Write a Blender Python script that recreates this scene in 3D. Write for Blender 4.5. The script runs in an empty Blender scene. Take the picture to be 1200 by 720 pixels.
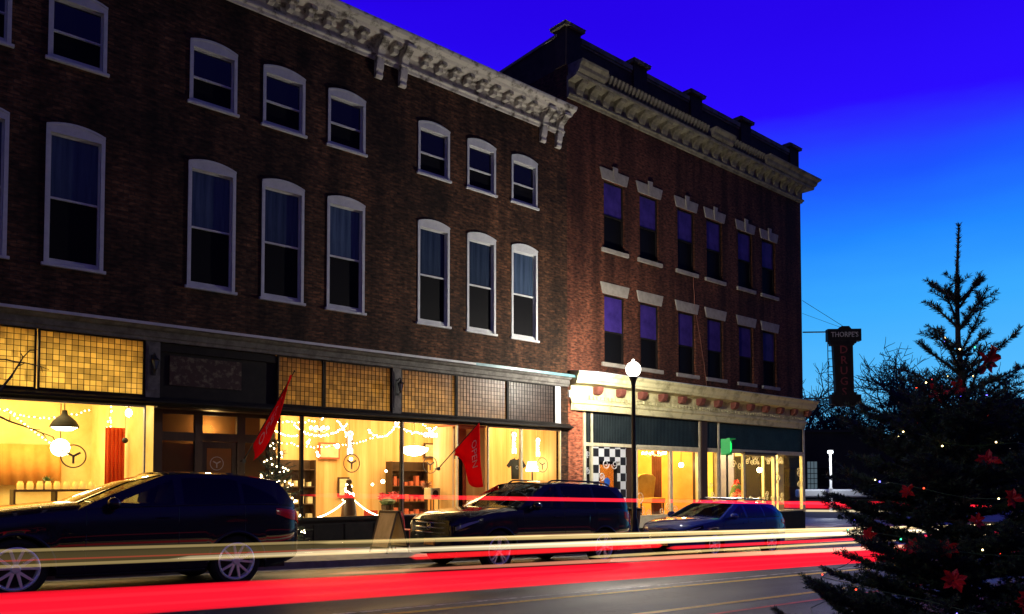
import bpy, bmesh, math, random
from mathutils import Vector, Matrix
import numpy as np
random.seed(7)
S = bpy.context.scene
C = S.collection
R = math.radians
PI = math.pi

# ------------------------------------------------------------------ materials
def mat(name, col=(.5, .5, .5), rough=.6, metal=0., emit=None, es=1., spec=.5, alpha=None, coat=0.):
    m = bpy.data.materials.new(name); m.use_nodes = True
    b = m.node_tree.nodes['Principled BSDF']
    b.inputs['Base Color'].default_value = (*col, 1)
    b.inputs['Roughness'].default_value = rough
    b.inputs['Metallic'].default_value = metal
    b.inputs['Specular IOR Level'].default_value = spec
    b.inputs['Coat Weight'].default_value = coat
    b.inputs['Coat Roughness'].default_value = .03
    if emit:
        b.inputs['Emission Color'].default_value = (*emit, 1)
        b.inputs['Emission Strength'].default_value = es
    return m

def nodes(m):
    nt = m.node_tree
    return nt, nt.nodes, nt.links, nt.nodes['Principled BSDF']

def noisy(name, c1, c2, scale=3., rough=.8, bump=.3, detail=8, lo=.35, hi=.65, stretch=(1, 1, 1), metal=0., spec=.4):
    """two colours mixed by noise in object space, with a bump"""
    m = mat(name, c1, rough, metal, spec=spec); nt, N, L, b = nodes(m)
    tc = N.new('ShaderNodeTexCoord'); mp = N.new('ShaderNodeMapping'); mp.inputs['Scale'].default_value = stretch
    nz = N.new('ShaderNodeTexNoise'); nz.inputs['Scale'].default_value = scale; nz.inputs['Detail'].default_value = detail
    nz.inputs['Roughness'].default_value = .65
    rp = N.new('ShaderNodeValToRGB'); rp.color_ramp.elements[0].position = lo; rp.color_ramp.elements[1].position = hi
    rp.color_ramp.elements[0].color = (*c1, 1); rp.color_ramp.elements[1].color = (*c2, 1)
    L.new(tc.outputs['Object'], mp.inputs['Vector']); L.new(mp.outputs[0], nz.inputs['Vector'])
    L.new(nz.outputs['Fac'], rp.inputs['Fac']); L.new(rp.outputs[0], b.inputs['Base Color'])
    if bump:
        bp = N.new('ShaderNodeBump'); bp.inputs['Strength'].default_value = bump; bp.inputs['Distance'].default_value = .02
        L.new(nz.outputs['Fac'], bp.inputs['Height']); L.new(bp.outputs[0], b.inputs['Normal'])
    return m

def brick(name, c1, c2, mortar, dirt, w=.21, h=.072, ms=.008):
    m = mat(name, c1, .88, spec=.25); nt, N, L, b = nodes(m)
    tc = N.new('ShaderNodeTexCoord'); sp = N.new('ShaderNodeSeparateXYZ'); ad = N.new('ShaderNodeMath'); ad.operation = 'ADD'
    cb = N.new('ShaderNodeCombineXYZ')
    L.new(tc.outputs['Object'], sp.inputs[0]); L.new(sp.outputs['X'], ad.inputs[0]); L.new(sp.outputs['Y'], ad.inputs[1])
    L.new(ad.outputs[0], cb.inputs['X']); L.new(sp.outputs['Z'], cb.inputs['Y'])
    br = N.new('ShaderNodeTexBrick'); br.inputs['Scale'].default_value = 1
    br.inputs['Brick Width'].default_value = w; br.inputs['Row Height'].default_value = h; br.inputs['Mortar Size'].default_value = ms
    br.inputs['Color1'].default_value = (*c1, 1); br.inputs['Color2'].default_value = (*c2, 1); br.inputs['Mortar'].default_value = (*mortar, 1)
    br.inputs['Bias'].default_value = -.1
    L.new(cb.outputs[0], br.inputs['Vector'])
    nz = N.new('ShaderNodeTexNoise'); nz.inputs['Scale'].default_value = .55; nz.inputs['Detail'].default_value = 9; nz.inputs['Roughness'].default_value = .7
    L.new(tc.outputs['Object'], nz.inputs['Vector'])
    rp = N.new('ShaderNodeValToRGB'); rp.color_ramp.elements[0].position = .42; rp.color_ramp.elements[1].position = .66
    rp.color_ramp.elements[0].color = (0, 0, 0, 1); rp.color_ramp.elements[1].color = (.8, .8, .8, 1)
    L.new(nz.outputs['Fac'], rp.inputs['Fac'])
    mx = N.new('ShaderNodeMix'); mx.data_type = 'RGBA'; mx.inputs['B'].default_value = (*dirt, 1)
    L.new(rp.outputs[0], mx.inputs['Factor']); L.new(br.outputs['Color'], mx.inputs['A'])
    # fine per-brick speckle of paler and spalled bricks
    n2 = N.new('ShaderNodeTexNoise'); n2.inputs['Scale'].default_value = 7; n2.inputs['Detail'].default_value = 5
    mp = N.new('ShaderNodeMapping'); mp.inputs['Scale'].default_value = (1, 1, 2.6); L.new(tc.outputs['Object'], mp.inputs[0]); L.new(mp.outputs[0], n2.inputs['Vector'])
    r2 = N.new('ShaderNodeValToRGB'); r2.color_ramp.elements[0].position = .3; r2.color_ramp.elements[1].position = .75
    r2.color_ramp.elements[0].color = (.22, .22, .22, 1); r2.color_ramp.elements[1].color = (2.1, 1.95, 1.8, 1)
    L.new(n2.outputs['Fac'], r2.inputs['Fac'])
    mu = N.new('ShaderNodeMix'); mu.data_type = 'RGBA'; mu.blend_type = 'MULTIPLY'; mu.inputs['Factor'].default_value = 1
    L.new(mx.outputs['Result'], mu.inputs['A']); L.new(r2.outputs[0], mu.inputs['B'])
    # rain streaks and soot running down the wall
    n3 = N.new('ShaderNodeTexNoise'); n3.inputs['Scale'].default_value = 1.; n3.inputs['Detail'].default_value = 5; m3 = N.new('ShaderNodeMapping'); m3.inputs['Scale'].default_value = (2.2, 2.2, .16); L.new(tc.outputs['Object'], m3.inputs[0]); L.new(m3.outputs[0], n3.inputs['Vector'])
    r3 = N.new('ShaderNodeMapRange'); r3.inputs['From Min'].default_value = .36; r3.inputs['From Max'].default_value = .60; r3.inputs['To Min'].default_value = .45; r3.inputs['To Max'].default_value = 1.15; L.new(n3.outputs['Fac'], r3.inputs['Value'])
    s3 = N.new('ShaderNodeVectorMath'); s3.operation = 'SCALE'; L.new(mu.outputs['Result'], s3.inputs[0]); L.new(r3.outputs[0], s3.inputs['Scale']); L.new(s3.outputs[0], b.inputs['Base Color'])
    bp = N.new('ShaderNodeBump'); bp.inputs['Strength'].default_value = .6; bp.inputs['Distance'].default_value = .012
    sb = N.new('ShaderNodeMath'); sb.operation = 'SUBTRACT'; L.new(n2.outputs['Fac'], sb.inputs[0]); L.new(br.outputs['Fac'], sb.inputs[1])
    L.new(sb.outputs[0], bp.inputs['Height']); L.new(bp.outputs[0], b.inputs['Normal'])
    return m

def glass(name, tint=(1, 1, 1), refl=1., rough=.01):
    """thin pane: light passes straight through, Fresnel reflection on top"""
    m = bpy.data.materials.new(name); m.use_nodes = True; nt = m.node_tree; N = nt.nodes; L = nt.links; N.clear()
    o = N.new('ShaderNodeOutputMaterial'); mx = N.new('ShaderNodeMixShader'); t = N.new('ShaderNodeBsdfTransparent'); g = N.new('ShaderNodeBsdfGlossy')
    t.inputs[0].default_value = (*tint, 1); g.inputs['Roughness'].default_value = rough
    fr = N.new('ShaderNodeFresnel'); fr.inputs[0].default_value = 1.45
    mm = N.new('ShaderNodeMath'); mm.operation = 'MULTIPLY'; mm.inputs[1].default_value = refl
    L.new(fr.outputs[0], mm.inputs[0]); L.new(mm.outputs[0], mx.inputs[0]); L.new(t.outputs[0], mx.inputs[1]); L.new(g.outputs[0], mx.inputs[2])
    L.new(mx.outputs[0], o.inputs[0]); return m

def trailmat(name, col, strength, thick, soak=0.):
    """glowing air: an emissive volume whose brightness follows the depth of light looked through"""
    m = bpy.data.materials.new(name); m.use_nodes = True; nt = m.node_tree; N = nt.nodes; L = nt.links; N.clear()
    o = N.new('ShaderNodeOutputMaterial'); e = N.new('ShaderNodeEmission'); e.inputs[0].default_value = (*col, 1); e.inputs[1].default_value = strength / thick
    if soak:
        ab = N.new('ShaderNodeVolumeAbsorption'); ab.inputs[0].default_value = (0, 0, 0, 1); ab.inputs[1].default_value = soak / thick; ad = N.new('ShaderNodeAddShader')
        L.new(e.outputs[0], ad.inputs[0]); L.new(ab.outputs[0], ad.inputs[1]); L.new(ad.outputs[0], o.inputs['Volume'])
    else: L.new(e.outputs[0], o.inputs['Volume'])
    return m

def tileglass(name, tint, step=.108, ox=0., oz=0.):
    """old prismatic glass tiles: each tile lets through a slightly different amount of light"""
    m = bpy.data.materials.new(name); m.use_nodes = True; nt = m.node_tree; N = nt.nodes; L = nt.links; N.clear()
    o = N.new('ShaderNodeOutputMaterial'); tr = N.new('ShaderNodeBsdfTranslucent'); g = N.new('ShaderNodeBsdfGlossy'); mx = N.new('ShaderNodeMixShader')
    df = N.new('ShaderNodeBsdfDiffuse'); m2 = N.new('ShaderNodeMixShader'); m2.inputs[0].default_value = .25
    g.inputs['Roughness'].default_value = .42; mx.inputs[0].default_value = .035
    tc = N.new('ShaderNodeTexCoord'); mp = N.new('ShaderNodeMapping'); mp.inputs['Location'].default_value = (-ox, 0, -oz); L.new(tc.outputs['Object'], mp.inputs[0])
    sn = N.new('ShaderNodeVectorMath'); sn.operation = 'SNAP'; sn.inputs[1].default_value = (step, 50, step); L.new(mp.outputs[0], sn.inputs[0])
    wn = N.new('ShaderNodeTexWhiteNoise'); L.new(sn.outputs[0], wn.inputs['Vector'])
    nz = N.new('ShaderNodeTexNoise'); nz.inputs['Scale'].default_value = 1.6; L.new(tc.outputs['Object'], nz.inputs['Vector'])
    ad = N.new('ShaderNodeMath'); ad.operation = 'ADD'; L.new(wn.outputs['Value'], ad.inputs[0]); L.new(nz.outputs['Fac'], ad.inputs[1])
    mr = N.new('ShaderNodeMapRange'); mr.inputs['From Max'].default_value = 1.6; mr.inputs['To Min'].default_value = .45; mr.inputs['To Max'].default_value = 1.05
    L.new(ad.outputs[0], mr.inputs['Value'])
    vm = N.new('ShaderNodeVectorMath'); vm.operation = 'SCALE'; vm.inputs[0].default_value = tint; L.new(mr.outputs[0], vm.inputs['Scale'])
    L.new(vm.outputs[0], tr.inputs[0]); df.inputs[0].default_value = (tint[0] * .25, tint[1] * .25, tint[2] * .3, 1)
    L.new(tr.outputs[0], m2.inputs[1]); L.new(df.outputs[0], m2.inputs[2]); L.new(m2.outputs[0], mx.inputs[1]); L.new(g.outputs[0], mx.inputs[2]); L.new(mx.outputs[0], o.inputs[0])
    return m

def emis(name, col, s):
    m = bpy.data.materials.new(name); m.use_nodes = True; nt = m.node_tree; N = nt.nodes; N.clear()
    o = N.new('ShaderNodeOutputMaterial'); e = N.new('ShaderNodeEmission'); e.inputs[0].default_value = (*col, 1); e.inputs[1].default_value = s
    nt.links.new(e.outputs[0], o.inputs[0]); return m

def through(name, col, t=.6):
    """matt sheet that also lets light through from behind"""
    m = bpy.data.materials.new(name); m.use_nodes = True; nt = m.node_tree; N = nt.nodes; L = nt.links; N.clear()
    o = N.new('ShaderNodeOutputMaterial'); a = N.new('ShaderNodeBsdfDiffuse'); b = N.new('ShaderNodeBsdfTranslucent'); mx = N.new('ShaderNodeMixShader'); mx.inputs[0].default_value = t
    tc = N.new('ShaderNodeTexCoord'); nz = N.new('ShaderNodeTexNoise'); nz.inputs['Scale'].default_value = 3; L.new(tc.outputs['Object'], nz.inputs['Vector'])
    rp = N.new('ShaderNodeValToRGB'); rp.color_ramp.elements[0].color = (*[c * .7 for c in col], 1); rp.color_ramp.elements[1].color = (*col, 1); L.new(nz.outputs['Fac'], rp.inputs['Fac'])
    L.new(rp.outputs[0], a.inputs[0]); L.new(rp.outputs[0], b.inputs[0]); L.new(a.outputs[0], mx.inputs[1]); L.new(b.outputs[0], mx.inputs[2]); L.new(mx.outputs[0], o.inputs[0]); return m

# ------------------------------------------------------------------ mesh helpers
class MB:
    def __init__(s): s.v = []; s.f = []; s.mi = []; s.k = 0
    def add(s, vs, fs, k=None):
        b = len(s.v); s.v.extend([tuple(p) for p in vs]); s.f.extend([tuple(i + b for i in f) for f in fs]); s.mi.extend([s.k if k is None else k] * len(fs)); return s
    def box(s, x0, x1, y0, y1, z0, z1, k=None):
        return s.add([(x0, y0, z0), (x1, y0, z0), (x1, y1, z0), (x0, y1, z0), (x0, y0, z1), (x1, y0, z1), (x1, y1, z1), (x0, y1, z1)],
                     [(0, 3, 2, 1), (4, 5, 6, 7), (0, 1, 5, 4), (1, 2, 6, 5), (2, 3, 7, 6), (3, 0, 4, 7)], k)
    def prism(s, pts, y0, y1, k=None):
        """polygon in (x,z) extruded along y (y0 the near face)"""
        n = len(pts); vs = [(x, y0, z) for x, z in pts] + [(x, y1, z) for x, z in pts]
        fs = [tuple(range(n)), tuple(range(2 * n - 1, n - 1, -1))] + [(i, i + n, (i + 1) % n + n, (i + 1) % n) for i in range(n)]
        return s.add(vs, fs, k)
    def tube(s, path, r, n=6, k=None, cap=True):
        path = [Vector(p) for p in path]; m = len(path)
        rs = r if isinstance(r, (list, tuple)) else [r] * m
        vs = []; up = None
        for i, p in enumerate(path):
            d = (path[min(i + 1, m - 1)] - path[max(i - 1, 0)])
            if d.length < 1e-9: d = Vector((0, 0, 1))
            d.normalize()
            if up is None:
                up = Vector((0, 0, 1)) if abs(d.z) < .9 else Vector((1, 0, 0))
            a = d.cross(up)
            if a.length < 1e-5: a = d.cross(Vector((0, 1, 0)))
            a.normalize(); b = a.cross(d); up = b
            for j in range(n):
                t = 2 * PI * j / n; vs.append(p + (a * math.cos(t) + b * math.sin(t)) * rs[i])
        fs = [(i * n + j, i * n + (j + 1) % n, (i + 1) * n + (j + 1) % n, (i + 1) * n + j) for i in range(m - 1) for j in range(n)]
        if cap: fs += [tuple(range(n - 1, -1, -1)), tuple(range((m - 1) * n, m * n))]
        return s.add(vs, fs, k)
    def lathe(s, prof, c=(0, 0, 0), n=20, axis='z', k=None, a0=0., a1=2 * PI):
        """prof: list of (radius, height)"""
        full = abs(a1 - a0 - 2 * PI) < 1e-6; q = n if full else n + 1; vs = []
        for r, h in prof:
            for j in range(q):
                t = a0 + (a1 - a0) * j / n; x, y = r * math.cos(t), r * math.sin(t)
                p = {'z': (x, y, h), 'y': (x, h, y), 'x': (h, x, y)}[axis]
                vs.append((p[0] + c[0], p[1] + c[1], p[2] + c[2]))
        fs = []
        for i in range(len(prof) - 1):
            for j in range(n):
                j2 = (j + 1) % q if full else j + 1
                fs.append((i * q + j, i * q + j2, (i + 1) * q + j2, (i + 1) * q + j))
        return s.add(vs, fs, k)
    def ball(s, c, r, n=10, k=None, sc=(1, 1, 1)):
        m = max(4, n // 2); prof = [(math.sin(PI * i / m) * r, -math.cos(PI * i / m) * r) for i in range(m + 1)]
        t = MB(); t.lathe(prof, n=n)
        return s.add([(c[0] + v[0] * sc[0], c[1] + v[1] * sc[1], c[2] + v[2] * sc[2]) for v in t.v], t.f, k)
    def sweep(s, path, prof, k=None):
        """prof [(offset outward, z)] closed, swept along an open plan polyline with mitres; outward = right-hand side of travel"""
        P = [Vector((a, b)) for a, b in path]; n = len(P); m = len(prof); vs = []
        for i in range(n):
            d0 = (P[i] - P[i - 1]).normalized() if i else (P[1] - P[0]).normalized()
            d1 = (P[i + 1] - P[i]).normalized() if i < n - 1 else d0
            n0 = Vector((d0.y, -d0.x)); n1 = Vector((d1.y, -d1.x)); mm = (n0 + n1).normalized(); mm = mm / max(.3, mm.dot(n0))
            for o, z in prof: q = P[i] + mm * o; vs.append((q.x, q.y, z))
        fs = [(i * m + j, (i + 1) * m + j, (i + 1) * m + (j + 1) % m, i * m + (j + 1) % m) for i in range(n - 1) for j in range(m)]
        fs += [tuple(range(m)), tuple(range(n * m - 1, (n - 1) * m - 1, -1))]
        return s.add(vs, fs, k)
    def mesh(s, name, mats, smooth=None):
        me = bpy.data.meshes.new(name); me.from_pydata(s.v, [], s.f)
        for m in (mats if isinstance(mats, (list, tuple)) else [mats]): me.materials.append(m)
        if any(s.mi): me.polygons.foreach_set('material_index', s.mi)
        bm = bmesh.new(); bm.from_mesh(me)
        if smooth is not None:
            bmesh.ops.remove_doubles(bm, verts=bm.verts, dist=1e-5)
        bmesh.ops.recalc_face_normals(bm, faces=bm.faces); bm.to_mesh(me); bm.free()
        if smooth is not None:
            me.polygons.foreach_set('use_smooth', [True] * len(me.polygons)); me.set_sharp_from_angle(angle=R(smooth))
        me.update(); return me
    def obj(s, name, mats, parent=None, smooth=None, bevel=0):
        o = bpy.data.objects.new(name, s.mesh(name, mats, smooth)); C.objects.link(o)
        if parent is not None: attach(o, parent)
        if bevel:
            b = o.modifiers.new('edge', 'BEVEL'); b.width = bevel; b.segments = 2; b.limit_method = 'ANGLE'; b.angle_limit = R(40)
        return o

def world_of(o):
    m = o.matrix_parent_inverse @ o.matrix_basis
    return world_of(o.parent) @ m if o.parent is not None else o.matrix_basis.copy()
def attach(o, parent):
    o.parent = parent; o.matrix_parent_inverse = world_of(parent).inverted()

def tag(o, label=None, cat=None, group=None, kind=None):
    for k, v in (('label', label), ('category', cat), ('group', group), ('kind', kind)):
        if v: o[k] = v
    return o
def thing(name, label, cat, loc=(0, 0, 0), group=None):
    o = bpy.data.objects.new(name, None); C.objects.link(o); o.location = loc; o.empty_display_size = .2
    return tag(o, label, cat, group)
def copy_tree(o, parent=None):
    c = o.copy(); C.objects.link(c)
    if parent is not None:
        m = o.matrix_parent_inverse.copy(); c.parent = parent; c.matrix_parent_inverse = m
    for ch in list(o.children): copy_tree(ch, c)
    return c
def place(root, loc, rz=0.): root.location = loc; root.rotation_euler.z = rz

def text_mb(txt, size, ex=.006, align='CENTER', spacing=1.0):
    """letters as a mesh in local coords, upright in the xz plane facing -y; returns MB (vs, fs)"""
    cu = bpy.data.curves.new('lettering', 'FONT'); cu.body = txt; cu.size = size; cu.extrude = ex; cu.align_x = align; cu.align_y = 'CENTER'
    cu.space_line = spacing; cu.resolution_u = 2
    o = bpy.data.objects.new('lettering', cu); C.objects.link(o)
    me = o.to_mesh(); mb = MB()
    mb.add([(v.co.x, -v.co.z, v.co.y) for v in me.vertices], [tuple(p.vertices) for p in me.polygons])
    o.to_mesh_clear(); bpy.data.objects.remove(o); bpy.data.curves.remove(cu); return mb

def ground(x):
    if x < -20: return -.81
    if x < 18: return -1.42 - .0305 * x
    return -1.969 - .0305 * 8 * (1 - math.exp(-(x - 18) / 8))
KERB = .13
def walk(x): return ground(x) + KERB

def light_point(name, loc, w, col, r=.05):
    d = bpy.data.lights.new(name, 'POINT'); d.energy = w; d.color = col; d.shadow_soft_size = r
    o = bpy.data.objects.new(name, d); C.objects.link(o); o.location = loc; return o
def light_area(name, loc, w, col, sx, sy, rot=(0, 0, 0)):
    d = bpy.data.lights.new(name, 'AREA'); d.energy = w; d.color = col; d.shape = 'RECTANGLE'; d.size = sx; d.size_y = sy
    o = bpy.data.objects.new(name, d); C.objects.link(o); o.location = loc; o.rotation_euler = rot; return o

# ------------------------------------------------------------------ material library
M = {}
M['brickL'] = brick('old_dark_brick', (.044, .018, .009), (.125, .055, .026), (.035, .027, .018), (.009, .006, .004))
M['brickR'] = brick('red_brick', (.085, .026, .013), (.125, .040, .020), (.08, .045, .03), (.036, .012, .008), h=.068)
M['white'] = noisy('window_white_paint', (.40, .41, .43), (.52, .53, .55), 6, .5, .1, lo=.3)
M['cornL'] = noisy('peeling_white_paint', (.10, .085, .07), (.50, .47, .43), 3.6, .7, .5, lo=.36, hi=.50)
M['cornR'] = noisy('weathered_cornice_paint', (.11, .095, .065), (.27, .245, .175), 3.2, .75, .5, lo=.34, hi=.60)
M['cream'] = noisy('cream_paint', (.55, .48, .30), (.70, .64, .44), 4, .55, .2)
M['stone'] = noisy('lintel_limestone', (.26, .23, .19), (.36, .33, .28), 5, .8, .3)
M['dark'] = noisy('black_paint', (.006, .005, .005), (.015, .012, .010), 4, .65, .1, spec=.2)
M['brown'] = noisy('brown_wood', (.035, .018, .010), (.065, .034, .018), 5, .5, .2, stretch=(1, 1, .15))
M['greywood'] = noisy('grey_peeling_boards', (.07, .065, .06), (.16, .15, .14), 5, .8, .4)
M['teal'] = noisy('teal_flashing', (.06, .16, .20), (.12, .26, .30), 3, .35, .1, spec=.6)
M['roof'] = mat('tar_roof', (.02, .02, .02), .9)
M['pane'] = mat('dark_window_pane', (.004, .005, .008), .04, spec=.55)
M['screen'] = mat('insect_screen', (.004, .004, .005), .6, spec=.1)
M['shade'] = noisy('pale_window_shade', (.05, .058, .07), (.09, .10, .11), 3, .5, .1, stretch=(6, 1, .3), spec=.3)
M['shopglass'] = glass('shop_window_glass', (.98, .99, .97), .8)
m = noisy('asphalt', (.022, .023, .026), (.056, .058, .063), 70, .55, .45, lo=.3, hi=.7); nt, N, L, b = nodes(m)
tc = N.new('ShaderNodeTexCoord'); n1 = N.new('ShaderNodeTexNoise'); n1.inputs['Scale'].default_value = .7; n1.inputs['Detail'].default_value = 7; mp = N.new('ShaderNodeMapping'); mp.inputs['Scale'].default_value = (.3, 1.6, 1); L.new(tc.outputs['Object'], mp.inputs[0]); L.new(mp.outputs[0], n1.inputs['Vector'])
vo = N.new('ShaderNodeTexVoronoi'); vo.feature = 'DISTANCE_TO_EDGE'; vo.inputs['Scale'].default_value = .55; n2 = N.new('ShaderNodeTexNoise'); n2.inputs['Scale'].default_value = 2.; L.new(tc.outputs['Object'], n2.inputs['Vector'])
va = N.new('ShaderNodeVectorMath'); va.operation = 'MULTIPLY_ADD'; va.inputs[1].default_value = (.9, .9, .9); L.new(n2.outputs['Color'], va.inputs[0]); L.new(tc.outputs['Object'], va.inputs[2]); L.new(va.outputs[0], vo.inputs['Vector'])
cr = N.new('ShaderNodeMapRange'); cr.inputs['From Max'].default_value = .012; cr.inputs['To Min'].default_value = .35; L.new(vo.outputs[0], cr.inputs['Value'])
r1 = N.new('ShaderNodeMapRange'); r1.inputs['From Min'].default_value = .3; r1.inputs['From Max'].default_value = .7; r1.inputs['To Min'].default_value = .55; r1.inputs['To Max'].default_value = 1.35; L.new(n1.outputs['Fac'], r1.inputs['Value'])
mm = N.new('ShaderNodeMath'); mm.operation = 'MULTIPLY'; L.new(cr.outputs[0], mm.inputs[0]); L.new(r1.outputs[0], mm.inputs[1])
old = b.inputs['Base Color'].links[0].from_socket; sc = N.new('ShaderNodeVectorMath'); sc.operation = 'SCALE'; L.new(old, sc.inputs[0]); L.new(mm.outputs[0], sc.inputs['Scale']); L.new(sc.outputs[0], b.inputs['Base Color'])
rr = N.new('ShaderNodeMapRange'); rr.inputs['From Min'].default_value = .3; rr.inputs['From Max'].default_value = .7; rr.inputs['To Min'].default_value = .38; rr.inputs['To Max'].default_value = .72; L.new(n1.outputs['Fac'], rr.inputs['Value']); L.new(rr.outputs[0], b.inputs['Roughness'])
M['asphalt'] = m
M['concrete'] = noisy('pavement_concrete', (.16, .155, .15), (.26, .25, .24), 4, .8, .2)
M['earth'] = noisy('dark_ground', (.03, .03, .026), (.06, .055, .05), .4, .9, .1)
M['yellowpaint'] = noisy('worn_yellow_paint', (.20, .15, .04), (.78, .50, .04), 9, .6, .1, lo=.34, hi=.46)
M['whitepaint'] = noisy('worn_white_paint', (.09, .09, .09), (.55, .55, .53), 9, .6, .1, lo=.42, hi=.58)
M['redlitpaint'] = noisy('worn_redlit_yellow_paint', (.22, .05, .04), (.70, .08, .06), 9, .6, .1, lo=.34, hi=.46)  # red light on a worn yellow line, put into the paint colour
M['iron'] = mat('black_iron', (.012, .013, .012), .4, .0)
M['chrome'] = mat('chrome', (.75, .75, .76), .12, 1.)
M['tyre'] = mat('tyre_rubber', (.012, .012, .012), .8, spec=.3)
M['needle'] = noisy('fir_needles', (.028, .052, .028), (.058, .095, .048), 14, .55, 0, spec=.35)
M['bark'] = noisy('bark', (.03, .022, .016), (.06, .045, .035), 12, .9, .3)
M['red'] = mat('red_petal', (.62, .012, .015), .5)
M['redcloth'] = through('red_flag_cloth', (.95, .018, .025), .5)
M['warmbulb'] = emis('warm_bulb', (1, .72, .34), 14)
M['warmbulb2'] = emis('bright_fairy_bulb', (1, .72, .30), 30)
# ------------------------------------------------------------------ ground, road, pavements
YK, YN = 13.62, 3.0            # far and near kerb lines
def strip(name, xs, y0, y1, dz, m, x_kind='structure', thick=0., label=None):
    mb = MB(); vs = []
    for x in xs:
        g = ground(x) + dz; vs += [(x, y0, g), (x, y1, g)]
        if thick: vs += [(x, y0, g - thick), (x, y1, g - thick)]
    q = 4 if thick else 2; n = len(xs); fs = []
    for i in range(n - 1):
        a, b = i * q, (i + 1) * q
        fs.append((a, b, b + 1, a + 1))
        if thick: fs += [(a, a + 2, b + 2, b), (a + 1, b + 1, b + 3, a + 3)]
    if thick: fs += [(0, 1, 3, 2), ((n - 1) * q, (n - 1) * q + 2, (n - 1) * q + 3, (n - 1) * q + 1)]
    mb.add(vs, fs); o = mb.obj(name, m); o['kind'] = x_kind; return o
XS = [-200, -60, -20] + [-20 + 2 * i for i in range(1, 40)] + [64, 80, 120, 200, 420]
strip('ground', XS, -90, 520, -.03, M['earth'])
strip('road', XS, YN, YK, 0, M['asphalt'])
XW = [-60, -20] + [-20 + 2 * i for i in range(1, 27)] + [33.6]
strip('pavement', XW, YK, 34, KERB, M['concrete'], thick=.3)
strip('near_pavement', XS, -8, YN, KERB, M['concrete'], thick=.3)
XS2 = [33.6 + i * 1. for i in range(12)]
strip('side_street', XS2, YK, 300, -.004, M['asphalt'])
strip('far_pavement', [44.8 + i * 3 for i in range(12)] + [100, 200], YK, 20, KERB - .02, M['concrete'], thick=.3)
for y, w, x0, x1, m in ((8.02, .13, -30, 60, 'yellowpaint'), (8.34, .08, -30, 60, 'whitepaint'), (6.36, .12, -30, 60, 'yellowpaint'), (5.84, .08, -30, 60, 'redlitpaint')):
    strip('road_marking', [x for x in [-30, -20] + list(range(-18, 62, 2)) if x0 <= x <= x1], y - w / 2, y + w / 2, .004, M[m])
strip('gutter', XW, YK - .32, YK - .002, .005, M['concrete'])

# ------------------------------------------------------------------ building helpers
def wall_holes(mb, x0, x1, z0, z1, y, th, holes, k=None):
    """front sheet at y with rectangular holes, reveals of depth th, plus back sheet"""
    xs = sorted({x0, x1, *[h[0] for h in holes], *[h[1] for h in holes]}); zs = sorted({z0, z1, *[h[2] for h in holes], *[h[3] for h in holes]})
    inside = lambda x, z: any(h[0] < x < h[1] and h[2] < z < h[3] for h in holes)
    for i in range(len(xs) - 1):
        for j in range(len(zs) - 1):
            if inside((xs[i] + xs[i + 1]) / 2, (zs[j] + zs[j + 1]) / 2): continue
            a, b, c, d = xs[i], xs[i + 1], zs[j], zs[j + 1]
            mb.add([(a, y, c), (b, y, c), (b, y, d), (a, y, d)], [(0, 1, 2, 3)], k)
    for a, b, c, d in holes:
        for q in ([(a, y, c), (a, y + th, c), (a, y + th, d), (a, y, d)], [(b, y, c), (b, y, d), (b, y + th, d), (b, y + th, c)],
                  [(a, y, c), (b, y, c), (b, y + th, c), (a, y + th, c)], [(a, y, d), (a, y + th, d), (b, y + th, d), (b, y, d)]):
            mb.add(q, [(0, 1, 2, 3)], k)
Y = 16.7

# ================================================================== LEFT BRICK BUILDING
BL = thing('brick_building', 'long dark brick block with white arched windows, white bracketed cornice and yellow lit shopfronts', 'building', (7.2, Y, walk(7)))
XA, XB = -2.6, 17.0
win_x = [.46, 2.06, 3.663, 6.269, 7.874, 9.475, 12.049, 13.655, 15.254]
mb = MB()
holes = [(x - .50, x + .50, 4.05, 6.68) for x in win_x] + [(x - .50, x + .50, 7.95, 9.27) for x in win_x]
wall_holes(mb, XA, XB, 2.80, 10.95, Y, .16, holes)
mb.add([(XA, Y, -3), (XA, 30, -3), (XA, 30, 10.95), (XA, Y, 10.95)], [(0, 1, 2, 3)])
mb.add([(XB, Y + .02, -3), (XB, 30, -3), (XB, 30, 10.95), (XB, Y + .02, 10.95)], [(0, 1, 2, 3)])
mb.add([(XA, 30, -3), (XB, 30, -3), (XB, 30, 10.95), (XA, 30, 10.95)], [(0, 1, 2, 3)])
mb.obj('wall', M['brickL'], BL)
mb = MB(); mb.box(16.69, XB - .003, Y - .015, Y + .4, -2.6, 2.79); mb.obj('brick_pier', M['brickL'], BL)
mb = MB(); mb.box(XA, XB - .01, Y + .02, 30, 10.80, 10.93); mb.obj('roof', M['roof'], BL)
mb = MB(); mb.box(XA + .1, XB - .1, Y + .17, Y + .19, 2.9, 10.7); mb.obj('dark_room', M['roof'], BL)

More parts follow.
